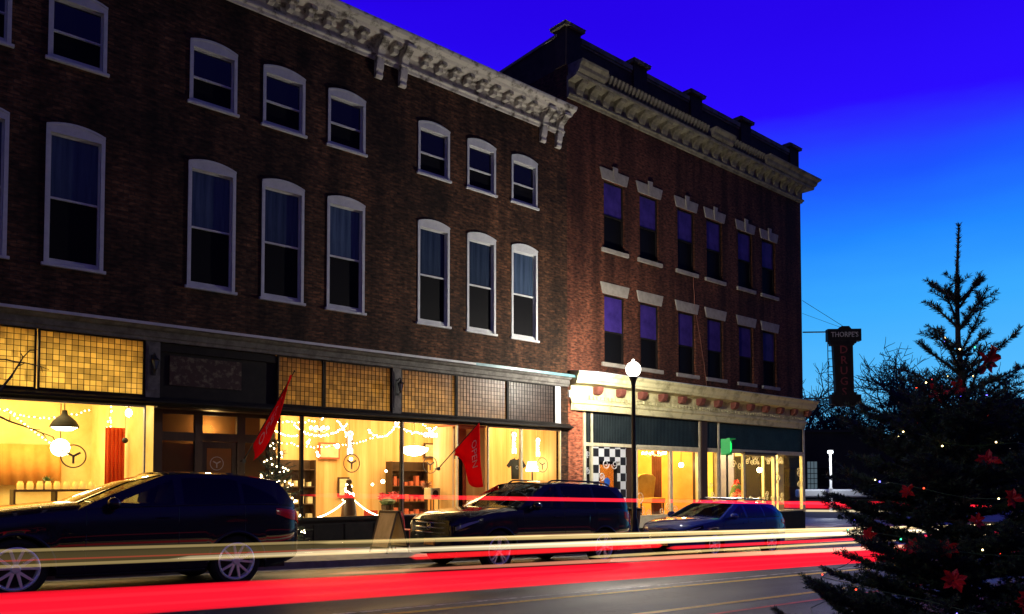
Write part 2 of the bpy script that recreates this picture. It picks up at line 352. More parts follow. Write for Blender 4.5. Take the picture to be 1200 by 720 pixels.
def arched_window(hw, z0, zc, mid, shade):
    """frame (mesh) > sill, upper_pane, lower_pane, sash ; built round x = 0 on the wall plane"""
    top = .10; n = 10; arc = [(hw * (1 - 2 * i / n), zc + top * (1 - (1 - 2 * i / n) ** 2)) for i in range(n + 1)]
    wi = .438; zi = zc - .125; zb = z0 + .07; f = MB()
    f.prism([(-hw, z0), (-wi, z0), (-wi, zi), (-hw, zi)], Y - .022, Y + .14); f.prism([(wi, z0), (hw, z0), (hw, zi), (wi, zi)], Y - .022, Y + .14)
    f.prism([(-wi, z0 + .001), (wi, z0 + .001), (wi, zb), (-wi, zb)], Y + .03, Y + .14)
    f.prism([(-hw, zi + .001), (hw, zi + .001)] + arc[0:1] + arc[1:], Y - .022, Y + .14)
    f.prism([(-hw - .0, zc - .03)] + [(x, z - .03) for x, z in arc[::-1]][1:-1] + [(hw, zc - .03)] + [(x, z + .012) for x, z in arc], Y - .040, Y - .0225)
    fr = f.obj('window', M['white'], BL)
    s = MB(); zm = z0 + (zi - z0) * mid; r = .032
    s.box(-wi, -wi + r, Y + .055, Y + .10, zb, zi); s.box(wi - r, wi, Y + .055, Y + .10, zb, zi)
    s.box(-wi + r, wi - r, Y + .056, Y + .099, zi - r, zi - .001); s.box(-wi + r, wi - r, Y + .07, Y + .11, zb + .001, zb + .045)
    s.box(-wi + r, wi - r, Y + .045, Y + .105, zm - .018, zm + .018)
    s.obj('sash', M['white'], fr)
    p = MB(); p.box(-wi + r, wi - r, Y + .082, Y + .088, zm + .018, zi - r); p.obj('upper_pane', M['shadeglass'] if shade else M['pane'], fr)
    p = MB(); p.box(-wi + r, wi - r, Y + .092, Y + .098, zb + .045, zm - .018); p.obj('lower_pane', M['screen'], fr)
    q = MB(); q.box(-hw - .045, hw + .045, Y - .06, Y + .05, z0 - .058, z0 - .001); q.obj('sill', M['white'], fr, bevel=.006)
    return fr
# glass with a pale shade pulled down just behind it
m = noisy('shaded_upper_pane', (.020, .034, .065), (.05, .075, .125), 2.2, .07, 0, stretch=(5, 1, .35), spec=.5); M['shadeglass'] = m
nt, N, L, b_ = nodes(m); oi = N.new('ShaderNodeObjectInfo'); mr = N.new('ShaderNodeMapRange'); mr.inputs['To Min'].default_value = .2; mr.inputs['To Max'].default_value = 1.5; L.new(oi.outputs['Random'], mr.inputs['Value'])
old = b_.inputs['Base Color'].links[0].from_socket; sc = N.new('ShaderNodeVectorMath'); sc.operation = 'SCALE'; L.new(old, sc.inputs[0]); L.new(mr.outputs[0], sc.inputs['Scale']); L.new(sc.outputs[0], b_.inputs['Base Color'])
protos = [arched_window(.507, 4.054, 6.668, .507, True), arched_window(.507, 7.952, 9.257, .48, False)]
def shift(o, dx): o.matrix_parent_inverse = o.matrix_parent_inverse @ Matrix.Translation((dx, 0, 0))
for pr in protos:
    for x in win_x[1:]:
        c = copy_tree(pr, BL); shift(c, x)
    shift(pr, win_x[0])

# roof cornice with paired brackets and small modillions
mb = MB()
prof = [(-.02, 10.40), (.05, 10.40), (.06, 10.46), (.10, 10.49), (.10, 10.53), (.05, 10.55), (.05, 10.78), (.12, 10.80), (.14, 10.86), (.42, 10.88), (.46, 10.94), (.58, 10.98), (.62, 11.05), (.62, 11.09), (-.02, 11.10)]
mb.sweep([(XA, Y), (16.83, Y)], prof)
CO = mb.obj('cornice', M['cornL'], BL)
def bracket_mesh():
    b = MB(); w = .10
    side = [(0, 9.96), (.07, 9.96), (.11, 10.02), (.09, 10.10), (.13, 10.16), (.15, 10.28), (.16, 10.50), (.22, 10.62), (.36, 10.72), (.46, 10.80), (.48, 10.90), (0, 10.90)]
    n = len(side); b.add([(-w, Y - d, z) for d, z in side] + [(w, Y - d, z) for d, z in side], [tuple(range(n)), tuple(range(2 * n - 1, n - 1, -1))] + [(i, i + n, (i + 1) % n + n, (i + 1) % n) for i in range(n)])
    b.box(-w - .025, w + .025, Y - .51, Y - .02, 10.80, 10.872); b.box(-w - .02, w + .02, Y - .19, Y - .06, 10.44, 10.50)
    return b
br = bracket_mesh().obj('bracket', M['cornL'], CO, bevel=.008)
bx = [16.58, 15.95, 11.02, 10.32, 5.35, 4.65, -.3, -1.0]
for x in bx[1:]:
    c = br.copy(); C.objects.link(c); c.parent = CO; shift(c, x)
shift(br, bx[0])
d = MB(); d.box(-.085, .085, Y - .40, Y - .045, 10.775, 10.868); d.box(-.07, .07, Y - .24, Y - .044, 10.66, 10.776); md = d.obj('modillion', M['cornL'], CO, bevel=.01)
first = True; x = 16.27; xs = []
while x > -2.4:
    if all(abs(x - b) > .26 for b in bx): xs.append(x)
    x -= .463
for i, x in enumerate(xs):
    c = md if i == len(xs) - 1 else md.copy()
    if c is not md: C.objects.link(c); c.parent = CO
    shift(c, x)

# shopfront cornice, header, transoms
mb = MB(); mb.sweep([(XA, Y), (16.96, Y)], [(-.02, 2.80), (.10, 2.80), (.11, 2.86), (.14, 2.88), (.14, 2.99), (.20, 3.01), (.24, 3.06), (.31, 3.08), (.31, 3.115), (-.02, 3.15)])
mb.obj('storefront_cornice', M['greywood'], BL)
mb = MB(); mb.sweep([(13.2, Y), (17.12, Y)], [(0., 3.152), (.33, 3.119), (.335, 3.06), (.345, 3.06), (.345, 3.135), (0., 3.19)]); mb.obj('flashing', M['teal'], BL)
mb = MB(); mb.box(XA, 13.198, Y - .345, Y - .312, 3.07, 3.125); mb.obj('gutter_edge', M['white'], BL)
mb = MB(); mb.sweep([(XA, Y), (17.06, Y)], [(-.05, 1.50), (.10, 1.50), (.12, 1.54), (.20, 1.56), (.20, 1.60), (.10, 1.64), (.04, 1.69), (-.05, 1.69)]); mb.obj('header_beam', M['dark'], BL)
def transom(x0, x1, tint, nm='transom_window'):
    f = MB(); e = .03
    f.box(x0 - e, x0, Y - .05, Y + .06, 1.69, 2.795); f.box(x1, x1 + e, Y - .05, Y + .06, 1.69, 2.795); f.box(x0, x1, Y - .045, Y + .06, 1.691, 1.715); f.box(x0, x1, Y - .045, Y + .06, 2.775, 2.796)
    fr = f.obj(nm, M['dark'], BL)
    p = MB(); p.box(x0, x1, Y + .0, Y + .012, 1.715, 2.775)
    p.obj('tile_glass', tileglass('prism_tile_glass', tint, .1075, x0, 1.715), fr)
    g = MB(); n = round((x1 - x0) / .1075); st = (x1 - x0) / n; m_ = round(1.06 / .1075); sz = 1.06 / m_
    for i in range(1, n): g.box(x0 + i * st - .0045, x0 + i * st + .0045, Y - .012, Y - .001, 1.715, 2.775)
    for j in range(1, m_): g.box(x0, x1, Y - .0135, Y - .0025, 1.715 + j * sz - .004, 1.715 + j * sz + .004)
    g.obj('leading', M['dark'], fr)
for x0, x1, t in ((-2.4, .02, (.95, .84, .50)), (.10, 3.04, (.95, .84, .50)), (3.13, 4.93, (.95, .84, .50)), (7.79, 8.87, (.50, .42, .25)), (8.95, 10.73, (.50, .42, .25)), (11.06, 12.74, (.55, .46, .28)), (12.82, 14.54, (.46, .39, .27)), (14.62, 16.40, (.26, .20, .17))):
    transom(x0, x1, t)
for x0, x1 in ((4.97, 5.24), (10.77, 11.02)):
    mb = MB(); mb.box(x0, x1, Y - .07, Y + .08, 1.66, 2.798); mb.box(x0 + .04, x1 - .04, Y - .085, Y - .071, 1.80, 2.70); mb.obj('pier_panel', M['greywood'], BL)
mb = MB(); mb.box(16.44, 16.66, Y - .055, Y + .06, 1.69, 2.79); mb.obj('end_post', M['white'], BL)
mb = MB(); mb.box(5.25, 7.75, Y + .02, Y + .08, 1.69, 2.79); mb.box(5.25, 7.75, Y - .03, Y + .019, 2.62, 2.78)
mb.obj('boarded_transom', M['dark'], BL)
mb = MB(); mb.box(5.45, 6.95, Y - .005, Y + .0195, 1.95, 2.55); mb.obj('faded_signboard', noisy('faded_signboard_paint', (.03, .008, .006), (.16, .13, .08), 9, .7, .2, lo=.5, hi=.72), BL)
# bulkheads
def bulk(x0, x1): 
    mb = MB(); mb.box(x0, x1, Y - .03, Y + .12, -2.6, -.93); mb.box(x0 - .01, x1 + .01, Y - .07, Y + .1, -.93, -.885)
    for i in range(int((x1 - x0) / .8)):
        a = x0 + .1 + i * .8; mb.box(a, a + .62, Y - .045, Y - .0305, -1.62, -1.02)
    mb.obj('bulkhead', M['dark'], BL)
for a, b in ((XA, 5.02), (7.78, 12.83), (13.88, 16.685)): bulk(a, b)
# shop window glass in slim frames
def shopwin(x0, x1, mt='cream', nm='shop_window', y=Y):
    f = MB(); e = .03
    f.box(x0, x0 + e, y - .03, y + .05, -.885, 1.498); f.box(x1 - e, x1, y - .03, y + .05, -.885, 1.498); f.box(x0 + e, x1 - e, y - .03, y + .05, -.884, -.85); f.box(x0 + e, x1 - e, y - .03, y + .05, 1.46, 1.497)
    fr = f.obj(nm, M[mt], BL)
    g = MB(); g.add([(x0 + e, y + .01, -.85), (x1 - e, y + .01, -.85), (x1 - e, y + .01, 1.46), (x0 + e, y + .01, 1.46)], [(0, 1, 2, 3)]); g.obj('pane', M['shopglass'], fr)
    return fr
def logo(parent, x, z, r, m, y=Y):
    d = MB(); y0 = y - .004; d.lathe([(r, 0), (r, .006), (r * .90, .006), (r * .90, 0), (r, 0)], (x, y0, z), 36, 'y')
    for a, l in ((90, .62), (-30, .62), (210, .62)):
        t = R(a + 180); c, s = math.cos(t), math.sin(t); w = r * .085; L_ = r * l
        # Y: stem down, two arms up
        d.prism([(x - s * w, z + c * w), (x + s * w, z - c * w), (x + s * w + c * L_, z - c * w + s * L_), (x - s * w + c * L_, z + c * w + s * L_)], y0 - .001 * (a + 60) / 100, y0 + .006)
    d.obj('logo_decal', m, parent)
M['decal'] = mat('grey_vinyl_decal', (.16, .13, .07), .6); M['decalw'] = through('white_vinyl_decal', (.85, .82, .74), .5); M['decalb'] = mat('black_vinyl_decal', (.03, .025, .02), .6)
w1 = shopwin(-2.5, .10, 'dark'); w2 = shopwin(.12, 5.0, 'cream')
logo(w2, 3.72, .46, .225, M['decal'])
w3 = shopwin(7.82, 8.37, 'dark'); w4 = shopwin(8.385, 11.08, 'dark'); w5 = shopwin(11.10, 12.84, 'cream'); w6 = shopwin(13.88, 15.11, 'cream'); w7 = shopwin(15.125, 16.69, 'cream')
logo(w4, 9.67, .41, .225, M['decal']); logo(w5, 11.96, .40, .225, M['decal']); logo(w7, 15.95, .45, .22, M['decal'])
g = MB(); g.add([(5.0, Y + .03, -.85), (5.18, 17.12, -.85), (5.18, 17.12, 1.46), (5.0, Y + .03, 1.46)], [(0, 1, 2, 3)]); g.obj('entry_side_pane', M['shopglass'], BL)
# recessed entry with a door between two sidelights
YD = 17.15
mb = MB()
for x0, x1 in ((5.22, 5.46), (6.13, 6.29), (7.05, 7.23), (7.74, 7.82)): mb.box(x0, x1, YD - .03, YD + .07, -1.75, 1.5)
for z0, z1 in ((.84, 1.02), (1.40, 1.499)): 
    for x0, x1 in ((5.46, 6.13), (6.29, 7.05), (7.23, 7.74)): mb.box(x0, x1, YD - .025, YD + .06, z0, z1)
for x0, x1 in ((5.46, 6.13), (7.23, 7.74)): mb.box(x0, x1, YD - .025, YD + .06, -1.75, -.95)
mb.box(5.22, 7.82, Y + .0, YD - .035, 1.48, 1.50); mb.box(5.22, 7.82, Y + .02, YD + .05, -1.9, -1.53)
EN = mb.obj('entry_surround', M['brown'], BL)
M['kraft'] = through('brown_paper_blind', (.42, .22, .09), .5); M['frost'] = tileglass('amber_transom_light', (.75, .42, .12), 3.)
for x0, x1 in ((5.46, 6.13), (6.29, 7.05), (7.23, 7.74)):
    p = MB(); p.box(x0, x1, YD + .01, YD + .016, 1.02, 1.40); p.obj('transom_light', M['shopglass'], EN)
for x0, x1 in ((5.46, 6.13), (7.23, 7.74)):
    p = MB(); p.box(x0, x1, YD + .012, YD + .018, -.95, .84); p.obj('sidelight', M['shopglass'], EN)
    p = MB(); p.box(x0, x1, YD + .04, YD + .045, -.95, .78); p.obj('paper_blind', M['kraft'], EN)
d = MB(); d.box(6.295, 6.40, YD, YD + .045, -1.52, .835); d.box(6.94, 7.045, YD, YD + .045, -1.52, .835); d.box(6.40, 6.94, YD + .001, YD + .044, .70, .834); d.box(6.40, 6.94, YD + .001, YD + .044, -1.52, -.75)
DR = d.obj('door', M['brown'], BL, bevel=.005)
p = MB(); p.box(6.40, 6.94, YD + .02, YD + .026, -.75, .70); p.obj('door_pane', M['kraft'], DR); logo(DR, 6.62, .37, .15, M['decalw'], YD + .015)
p = MB(); p.tube([(6.96, YD - .045, -.55), (6.96, YD - .045, -.25)], .012); p.tube([(6.96, YD, -.53), (6.96, YD - .045, -.53)], .008); p.tube([(6.96, YD, -.27), (6.96, YD - .045, -.27)], .008); p.obj('handle', M['chrome'], DR)
# second recessed door, red-painted surround
YE = 17.7
M['redwall'] = noisy('red_plaster', (.42, .09, .05), (.5, .13, .07), 3, .7, .1)
mb = MB(); mb.box(12.84, 13.88, Y + .06, YE, 1.44, 1.50); mb.box(12.84, 12.90, YE - .05, YE + .08, -1.8, 1.44); mb.box(13.80, 13.88, YE - .05, YE + .08, -1.8, 1.44); mb.box(12.90, 13.80, YE - .04, YE + .07, .72, 1.44)
mb.obj('red_entry_surround', M['redwall'], BL)
d = MB(); d.box(12.905, 13.02, YE, YE + .045, -1.75, .715); d.box(13.68, 13.795, YE, YE + .045, -1.75, .715); d.box(13.02, 13.68, YE + .001, YE + .044, .60, .714); d.box(13.02, 13.68, YE + .001, YE + .044, -1.75, -.95)
DR = d.obj('door', M['dark'], BL, bevel=.005)
p = MB(); p.box(13.02, 13.68, YE + .02, YE + .026, -.95, .60); p.obj('door_pane', M['shopglass'], DR); logo(DR, 13.28, .28, .17, M['decalb'], YE + .015)
for z0, z1, c in ((-.25, .02, (.6, .45, .3)), (-.62, -.30, (.5, .3, .2))):
    p = MB(); p.box(13.12, 13.42, YE + .008, YE + .019, z0, z1); p.obj('door_notice', mat('paper_notice', c, .8), DR)

# lit shop rooms behind the glass
M['wallA'] = noisy('cream_yellow_plaster', (.74, .50, .16), (.84, .66, .28), 1.3, .7, .05)
M['wallB'] = noisy('apricot_plaster', (.62, .32, .10), (.82, .60, .30), 1.4, .7, .05, stretch=(2.4, 2.4, .12))
M['floorwood'] = noisy('shop_floor_boards', (.20, .11, .05), (.30, .17, .08), 5, .4, .1, stretch=(1, 8, 1))
def room(parent, x0, x1, y0, y1, z0, z1, m, nm):
    b = MB(); v = [(x0, y0, z0), (x1, y0, z0), (x1, y1, z0), (x0, y1, z0), (x0, y0, z1), (x1, y0, z1), (x1, y1, z1), (x0, y1, z1)]
    b.add(v, [(4, 5, 6, 7), (1, 2, 6, 5), (2, 3, 7, 6), (3, 0, 4, 7)]); o = b.obj(nm, m, parent)
    b = MB(); b.add(v[:4], [(0, 3, 2, 1)]); b.obj(nm + '_floor', M['floorwood'], parent); return o
room(BL, XA + .05, 5.20, Y + .14, 21.6, -1.55, 2.82, M['wallA'], 'cafe_room')
room(BL, 7.80, 16.66, Y + .14, 21.8, -1.75, 2.82, M['wallB'], 'gift_room')
b = MB(); b.box(5.22, 7.78, YD + .5, YD + .55, -1.7, 2.8); b.obj('entry_back_wall', M['kraft'], BL)
b = MB(); b.box(7.84, 12.8, Y + .13, 17.55, -1.70, -.93); b.box(13.9, 16.64, Y + .13, 17.55, -1.75, -.93); b.obj('display_platform', M['cream'], BL)
b = MB(); b.box(12.78, 12.838, Y + .13, YE, -1.7, 1.44); b.obj('entry_wall', M['wallB'], BL); b = MB(); b.box(13.884, 13.93, Y + .13, YE, -1.7, 1.44); b.obj('entry_wall', M['wallB'], BL)
# ================================================================== RIGHT BRICK BUILDING
BR = thing('brick_building', 'taller red brick corner block with flared stone lintels and a cream shopfront cornice', 'building', (24, Y, walk(24)))
RX0, RX1 = 17.004, 31.0; YB = 34.
wx = [19.17, 20.94, 23.0, 24.73, 26.77, 28.46]; ww = .50
holes = [(x - ww, x + ww, 3.72, 5.90) for x in wx] + [(x - ww, x + ww, 7.36, 9.56) for x in wx]
mb = MB(); wall_holes(mb, RX0, RX1, 2.3, 12.7, Y, .2, holes)
mb.add([(RX0, Y, 2.3), (RX0, YB, 2.3), (RX0, YB, 12.7), (RX0, Y, 12.7)], [(0, 1, 2, 3)])
mb.add([(RX1, Y, 2.3), (RX1, YB, 2.3), (RX1, YB, 12.7), (RX1, Y, 12.7)], [(0, 1, 2, 3)])
mb.add([(RX1, 20.5, -3), (RX1, YB, -3), (RX1, YB, 2.3), (RX1, 20.5, 2.3)], [(0, 1, 2, 3)])
mb.add([(RX0, YB, -3), (RX1, YB, -3), (RX1, YB, 12.7), (RX0, YB, 12.7)], [(0, 1, 2, 3)])
mb.obj('wall', M['brickR'], BR)
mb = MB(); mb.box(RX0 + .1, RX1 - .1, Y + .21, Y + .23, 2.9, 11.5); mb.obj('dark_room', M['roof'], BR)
# parapet with capped piers
mb = MB(); mb.box(RX0 + .02, RX1 - .03, Y + .10, Y + .42, 12.7, 13.62); mb.add([(RX0, Y + .42, 12.7), (RX0, YB, 12.7), (RX0, YB, 13.0), (RX0, Y + .42, 13.72)], [(0, 1, 2, 3)])
mb.add([(RX0 + .35, Y + .42, 12.7), (RX0 + .35, YB, 12.7), (RX0 + .35, YB, 13.0), (RX0 + .35, Y + .42, 13.72)], [(0, 1, 2, 3)])
mb.box(RX1 - .38, RX1 - .03, Y + .42, YB, 12.7, 13.62); PA = mb.obj('parapet', noisy('stained_parapet_brick', (.03, .02, .018), (.07, .045, .035), 2, .9, .3), BR)
mb = MB()
mb.add([(RX0 - .04, Y + .40, 13.72), (RX0 - .04, YB, 13.0), (RX0 + .40, YB, 13.0), (RX0 + .40, Y + .40, 13.72), (RX0 - .04, Y + .40, 13.80), (RX0 - .04, YB, 13.08), (RX0 + .40, YB, 13.08), (RX0 + .40, Y + .40, 13.80)],
       [(0, 1, 2, 3), (4, 7, 6, 5), (0, 4, 5, 1), (1, 5, 6, 2), (2, 6, 7, 3), (3, 7, 4, 0)])
mb.obj('side_coping', M['stone'], PA)
piers = [17.32, 20.55, 23.72, 26.95, 30.62]
for i in range(4):
    mb = MB(); mb.box(piers[i] + .38, piers[i + 1] - .38, Y + .03, Y + .50, 13.62, 13.78); mb.box(piers[i] + .38, piers[i + 1] - .38, Y + .07, Y + .46, 13.55, 13.619); mb.obj('coping', M['cornR'], PA)
p = MB(); p.box(-.34, .34, Y + .02, Y + .50, 12.71, 13.90); pr = p.obj('parapet_pier', PA.data.materials[0], BR)
q = MB(); q.box(-.44, .44, Y - .08, Y + .60, 13.90, 13.99); q.add([(-.47, Y - .11, 13.99), (.47, Y - .11, 13.99), (.47, Y + .63, 13.99), (-.47, Y + .63, 13.99), (-.25, Y + .1, 14.14), (.25, Y + .1, 14.14), (.25, Y + .4, 14.14), (-.25, Y + .4, 14.14)],
    [(0, 3, 2, 1), (4, 5, 6, 7), (0, 1, 5, 4), (1, 2, 6, 5), (2, 3, 7, 6), (3, 0, 4, 7)]); q.obj('pier_cap', M['cornR'], pr)
for x in piers[1:]: shift(copy_tree(pr, BR), x)
shift(pr, piers[0])
mb = MB(); mb.box(RX0 + .36, RX1 - .4, Y + .43, YB, 12.55, 12.7); mb.obj('roof', M['roof'], BR)

# upper cornice: frieze moulding, modillions, ribbed balustrade band, crown
mb = MB(); mb.sweep([(RX0 + .002, Y), (RX1, Y), (RX1, YB)], [(-.01, 11.66), (.06, 11.66), (.08, 11.72), (.12, 11.75), (.12, 11.80), (.06, 11.84), (.06, 12.18), (.40, 12.22), (.42, 12.28), (.42, 12.32), (-.01, 12.34)])
UC = mb.obj('cornice', M['cornR'], BR)
mb = MB(); mb.sweep([(17.05, Y), (18.25, Y)], [(.0, 12.342), (.44, 12.342), (.50, 12.42), (.52, 12.52), (.60, 12.60), (.62, 12.67), (.0, 12.69)]); mb.obj('crown_moulding', M['cornR'], UC)
mb = MB(); mb.sweep([(27.6, Y), (RX1, Y), (RX1, YB)], [(.0, 12.342), (.44, 12.342), (.50, 12.42), (.52, 12.52), (.62, 12.60), (.64, 12.67), (.0, 12.69)]); mb.obj('crown_moulding', M['cornR'], UC)
mb = MB(); mb.sweep([(24.0, Y), (25.3, Y)], [(.0, 12.342), (.44, 12.342), (.50, 12.42), (.52, 12.52), (.60, 12.60), (.62, 12.67), (.0, 12.69)]); mb.obj('crown_moulding', M['cornR'], UC)
# exposed upright ribs where the sheet-metal crown has gone
rb = MB(); rb.add([(-.05, Y - .30, 12.342), (.05, Y - .30, 12.342), (.05, Y - .42, 12.50), (.05, Y - .50, 12.66), (-.05, Y - .50, 12.66), (-.05, Y - .42, 12.50), (-.05, Y, 12.342), (.05, Y, 12.342), (.05, Y, 12.66), (-.05, Y, 12.66)],
    [(0, 1, 2, 5), (5, 2, 3, 4), (3, 8, 9, 4), (1, 7, 8, 3, 2), (0, 5, 4, 9, 6), (0, 6, 7, 1)])
rib = rb.obj('crown_rib', M['cornR'], UC)
rx = [18.36 + i * .185 for i in range(31)] + [25.4 + i * .185 for i in range(12)]
for x in rx[1:]:
    if abs(x - 24.65) < .75: continue
    c = rib.copy(); C.objects.link(c); c.parent = UC; shift(c, x)
shift(rib, rx[0])
b = MB(); w = .15
side = [(.05, 11.82), (.10, 11.82), (.14, 11.88), (.16, 11.98), (.24, 12.06), (.34, 12.12), (.38, 12.20), (.05, 12.20)]; n = len(side)
b.add([(-w, Y - d, z) for d, z in side] + [(w, Y - d, z) for d, z in side], [tuple(range(n)), tuple(range(2 * n - 1, n - 1, -1))] + [(i, i + n, (i + 1) % n + n, (i + 1) % n) for i in range(n)])
br = b.obj('modillion', M['cornR'], UC, bevel=.015)
mx = [17.45 + i * .60 for i in range(23)]
for x in mx[1:]:
    c = br.copy(); C.objects.link(c); c.parent = UC; shift(c, x)
shift(br, mx[0])

# sash windows with stone lintels and sills
M['skyviolet'] = noisy('violet_sky_reflection_pane', (.030, .018, .13), (.055, .032, .22), 2, .05, 0, spec=.6)  # violet sky reflection of the upper panes, put into the base colour
def sash(zb, zt, key, half):
    f = MB(); e = .055
    f.box(-ww, -ww + e, Y + .08, Y + .16, zb, zt); f.box(ww - e, ww, Y + .08, Y + .16, zb, zt); f.box(-ww + e, ww - e, Y + .081, Y + .159, zt - e, zt); f.box(-ww + e, ww - e, Y + .081, Y + .159, zb, zb + e)
    zm = zb + (zt - zb) * half; f.box(-ww + e, ww - e, Y + .075, Y + .155, zm - .022, zm + .022)
    fr = f.obj('window', M['dark'], BR)
    p = MB(); p.box(-ww + e, ww - e, Y + .10, Y + .106, zm + .022, zt - e); p.obj('upper_pane', M['skyviolet'], fr)
    p = MB(); p.box(-ww + e, ww - e, Y + .12, Y + .126, zb + e, zm - .022); p.obj('lower_pane', M['screen'], fr)
    s = MB(); s.box(-ww - .14, ww + .14, Y - .07, Y + .08, zb - .13, zb - .002); s.obj('sill', M['stone'], fr, bevel=.008)
    l = MB(); h = .36; l.prism([(-ww - .09, zt + .003), (ww + .09, zt + .003), (ww + .20, zt + h), (-ww - .20, zt + h)], Y - .035, Y + .15)
    if key: l.prism([(-.07, zt - .02), (.07, zt - .02), (.12, zt + h + .12), (-.12, zt + h + .12)], Y - .075, Y - .036)
    l.obj('lintel', M['stone'], fr, bevel=.006)
    return fr
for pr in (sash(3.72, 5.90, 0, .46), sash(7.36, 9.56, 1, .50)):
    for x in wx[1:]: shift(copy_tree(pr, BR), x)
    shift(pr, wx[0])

# shopfront: mitred cornice with dentils and red-ended brackets
YS = 16.52
path = [(17.10, Y), (17.62, Y - .16), (30.72, Y - .16), (31.06, Y + .16), (31.06, 20.6)]
M['cornS'] = noisy('cream_cornice_paint', (.36, .32, .15), (.74, .68, .38), 2.6, .7, .4, lo=.30, hi=.52)
mb = MB(); mb.sweep(path, [(-.2, 2.12), (.05, 2.12), (.07, 2.30), (.12, 2.33), (.12, 2.40), (.07, 2.44), (.07, 2.86), (.42, 2.90), (.44, 2.96), (.48, 3.00), (.50, 3.10), (.56, 3.16), (.58, 3.22), (-.2, 3.32)])
SC = mb.obj('storefront_cornice', M['cornS'], BR)
mb = MB(); mb.sweep(path, [(-.2, 3.323), (.57, 3.226), (.60, 3.226), (.60, 3.245), (-.2, 3.36)]); mb.obj('lead_flashing', noisy('wet_lead_flashing', (.22, .24, .27), (.5, .52, .55), 4, .35, .2, spec=.6), SC)
M['redterra'] = noisy('terracotta_block', (.15, .04, .03), (.24, .08, .055), 6, .7, .2)
b = MB(); w = .13; side = [(.07, 2.63), (.14, 2.60), (.24, 2.64), (.30, 2.72), (.32, 2.86), (.07, 2.86)]; n = len(side); y0 = Y - .16
b.add([(-w, y0 - d, z) for d, z in side] + [(w, y0 - d, z) for d, z in side], [tuple(range(n)), tuple(range(2 * n - 1, n - 1, -1))] + [(i, i + n, (i + 1) % n + n, (i + 1) % n) for i in range(n)])
bk = b.obj('bracket', M['redterra'], SC, bevel=.03)
bxs = [17.75 + .24 + i * 1.06 for i in range(13)]
for x in bxs[1:]:
    c = bk.copy(); C.objects.link(c); c.parent = SC; shift(c, x)
shift(bk, bxs[0])
b = MB(); nd = 76
comb = []
for i in range(nd): x = 17.68 + i * .171; comb += [(x, 2.56), (x, 2.47), (x + .10, 2.47), (x + .10, 2.56)]
b.prism(comb + [(17.68 + nd * .171, 2.56), (17.68 + nd * .171, 2.58), (17.68, 2.58)], y0 - .125, y0 - .071)
b.obj('dentil_course', M['cornS'], SC)
M['band'] = noisy('ribbed_dark_glass', (.008, .012, .014), (.020, .028, .030), 2, .35, .1, spec=.2)
def ribbed(x0, x1, z0, z1):
    mb = MB(); n = int((x1 - x0) / .075); vs = []
    for i in range(n * 4 + 1):
        x = x0 + (x1 - x0) * i / (n * 4); d = .014 * abs(math.sin(PI * i / 4)); vs += [(x, Y - .02 - d, z0), (x, Y - .02 - d, z1)]
    mb.add(vs, [(2 * i, 2 * i + 2, 2 * i + 3, 2 * i + 1) for i in range(n * 4)]); mb.obj('sign_band', M['band'], BR)
ribbed(18.06, 23.60, 1.17, 2.11); ribbed(24.84, 30.86, 1.17, 2.11); ribbed(17.74, 17.98, 1.17, 2.11); ribbed(24.02, 24.74, 1.17, 2.11)
def posts(nm, lst, m, y0=Y - .06, y1=Y + .12, bev=.006):
    for x0, x1, z0, z1 in lst:
        b = MB(); b.box(x0, x1, y0, y1, z0, z1); b.obj(nm, M[m], BR, bevel=bev)
posts('shopfront_post', [(17.64, 17.74, -2.0, 2.115), (17.98, 18.06, -2.0, 2.115), (23.58, 23.66, -1.21, 2.115), (24.75, 24.84, -1.25, 2.115), (30.86, 30.99, -1.3, 2.115)], 'cream')
posts('shopfront_rail', [(17.741, 23.579, 1.06, 1.165), (24.0, 30.859, 1.08, 1.165)], 'cream', Y - .055, Y + .115)
posts('brown_pier', [(23.665, 24.02, -2.4, 2.115)], 'brown', Y - .10, Y + .3)
b = MB(); b.box(17.01, 17.635, Y - .02, Y + .3, -2.4, 2.30); b.obj('brick_pier', brick('orange_brick', (.34, .10, .05), (.40, .125, .065), (.30, .14, .09), (.27, .08, .045)), BR)
b = MB(); b.box(17.01, 17.60, Y - .06, Y + .1, 2.50, 2.72); b.obj('stone_block', M['white'], BR)
# checkered doorway panel with white scrolls
M['chk'] = None
def scroll(b, cx, cz, r, turns=1.6, flip=1, a0=0., y=Y - .035, w=.022):
    pts = []; n = 28
    for i in range(n + 1):
        t = i / n; a = a0 + flip * t * turns * 2 * PI; rr = r * (1 - .82 * t); pts.append((cx + rr * math.cos(a), y, cz + rr * math.sin(a)))
    b.tube(pts, [w * (1 - .4 * i / n) for i in range(n + 1)], 5)
p = MB(); p.box(17.742, 17.978, Y + .02, Y + .06, -1.95, 1.058); p.obj('side_panel', M['dark'], BR)
s = MB()
for i, z in enumerate((.80, .28, -.25, -.80)): scroll(s, 17.85, z, .10, 1.5, 1 if i % 2 else -1, PI / 2 if i % 2 else -PI / 2)
s.tube([(17.78, Y - .03, .95), (17.77, Y - .03, -1.4)], .012, 5); s.obj('white_scrollwork', M['white'], BR)
mk_ = mat('painted_checker', (.5, .5, .5), .5); nt, N, L, b_ = nodes(mk_); tc = N.new('ShaderNodeTexCoord'); ch = N.new('ShaderNodeTexChecker'); mp = N.new('ShaderNodeMapping')
mp.inputs['Location'].default_value = (.11, .3, .03); ch.inputs['Scale'].default_value = 3.9; ch.inputs[1].default_value = (.62, .64, .66, 1); ch.inputs[2].default_value = (.012, .013, .016, 1); L.new(tc.outputs['Object'], mp.inputs[0]); L.new(mp.outputs[0], ch.inputs[0]); L.new(ch.outputs[0], b_.inputs['Base Color'])
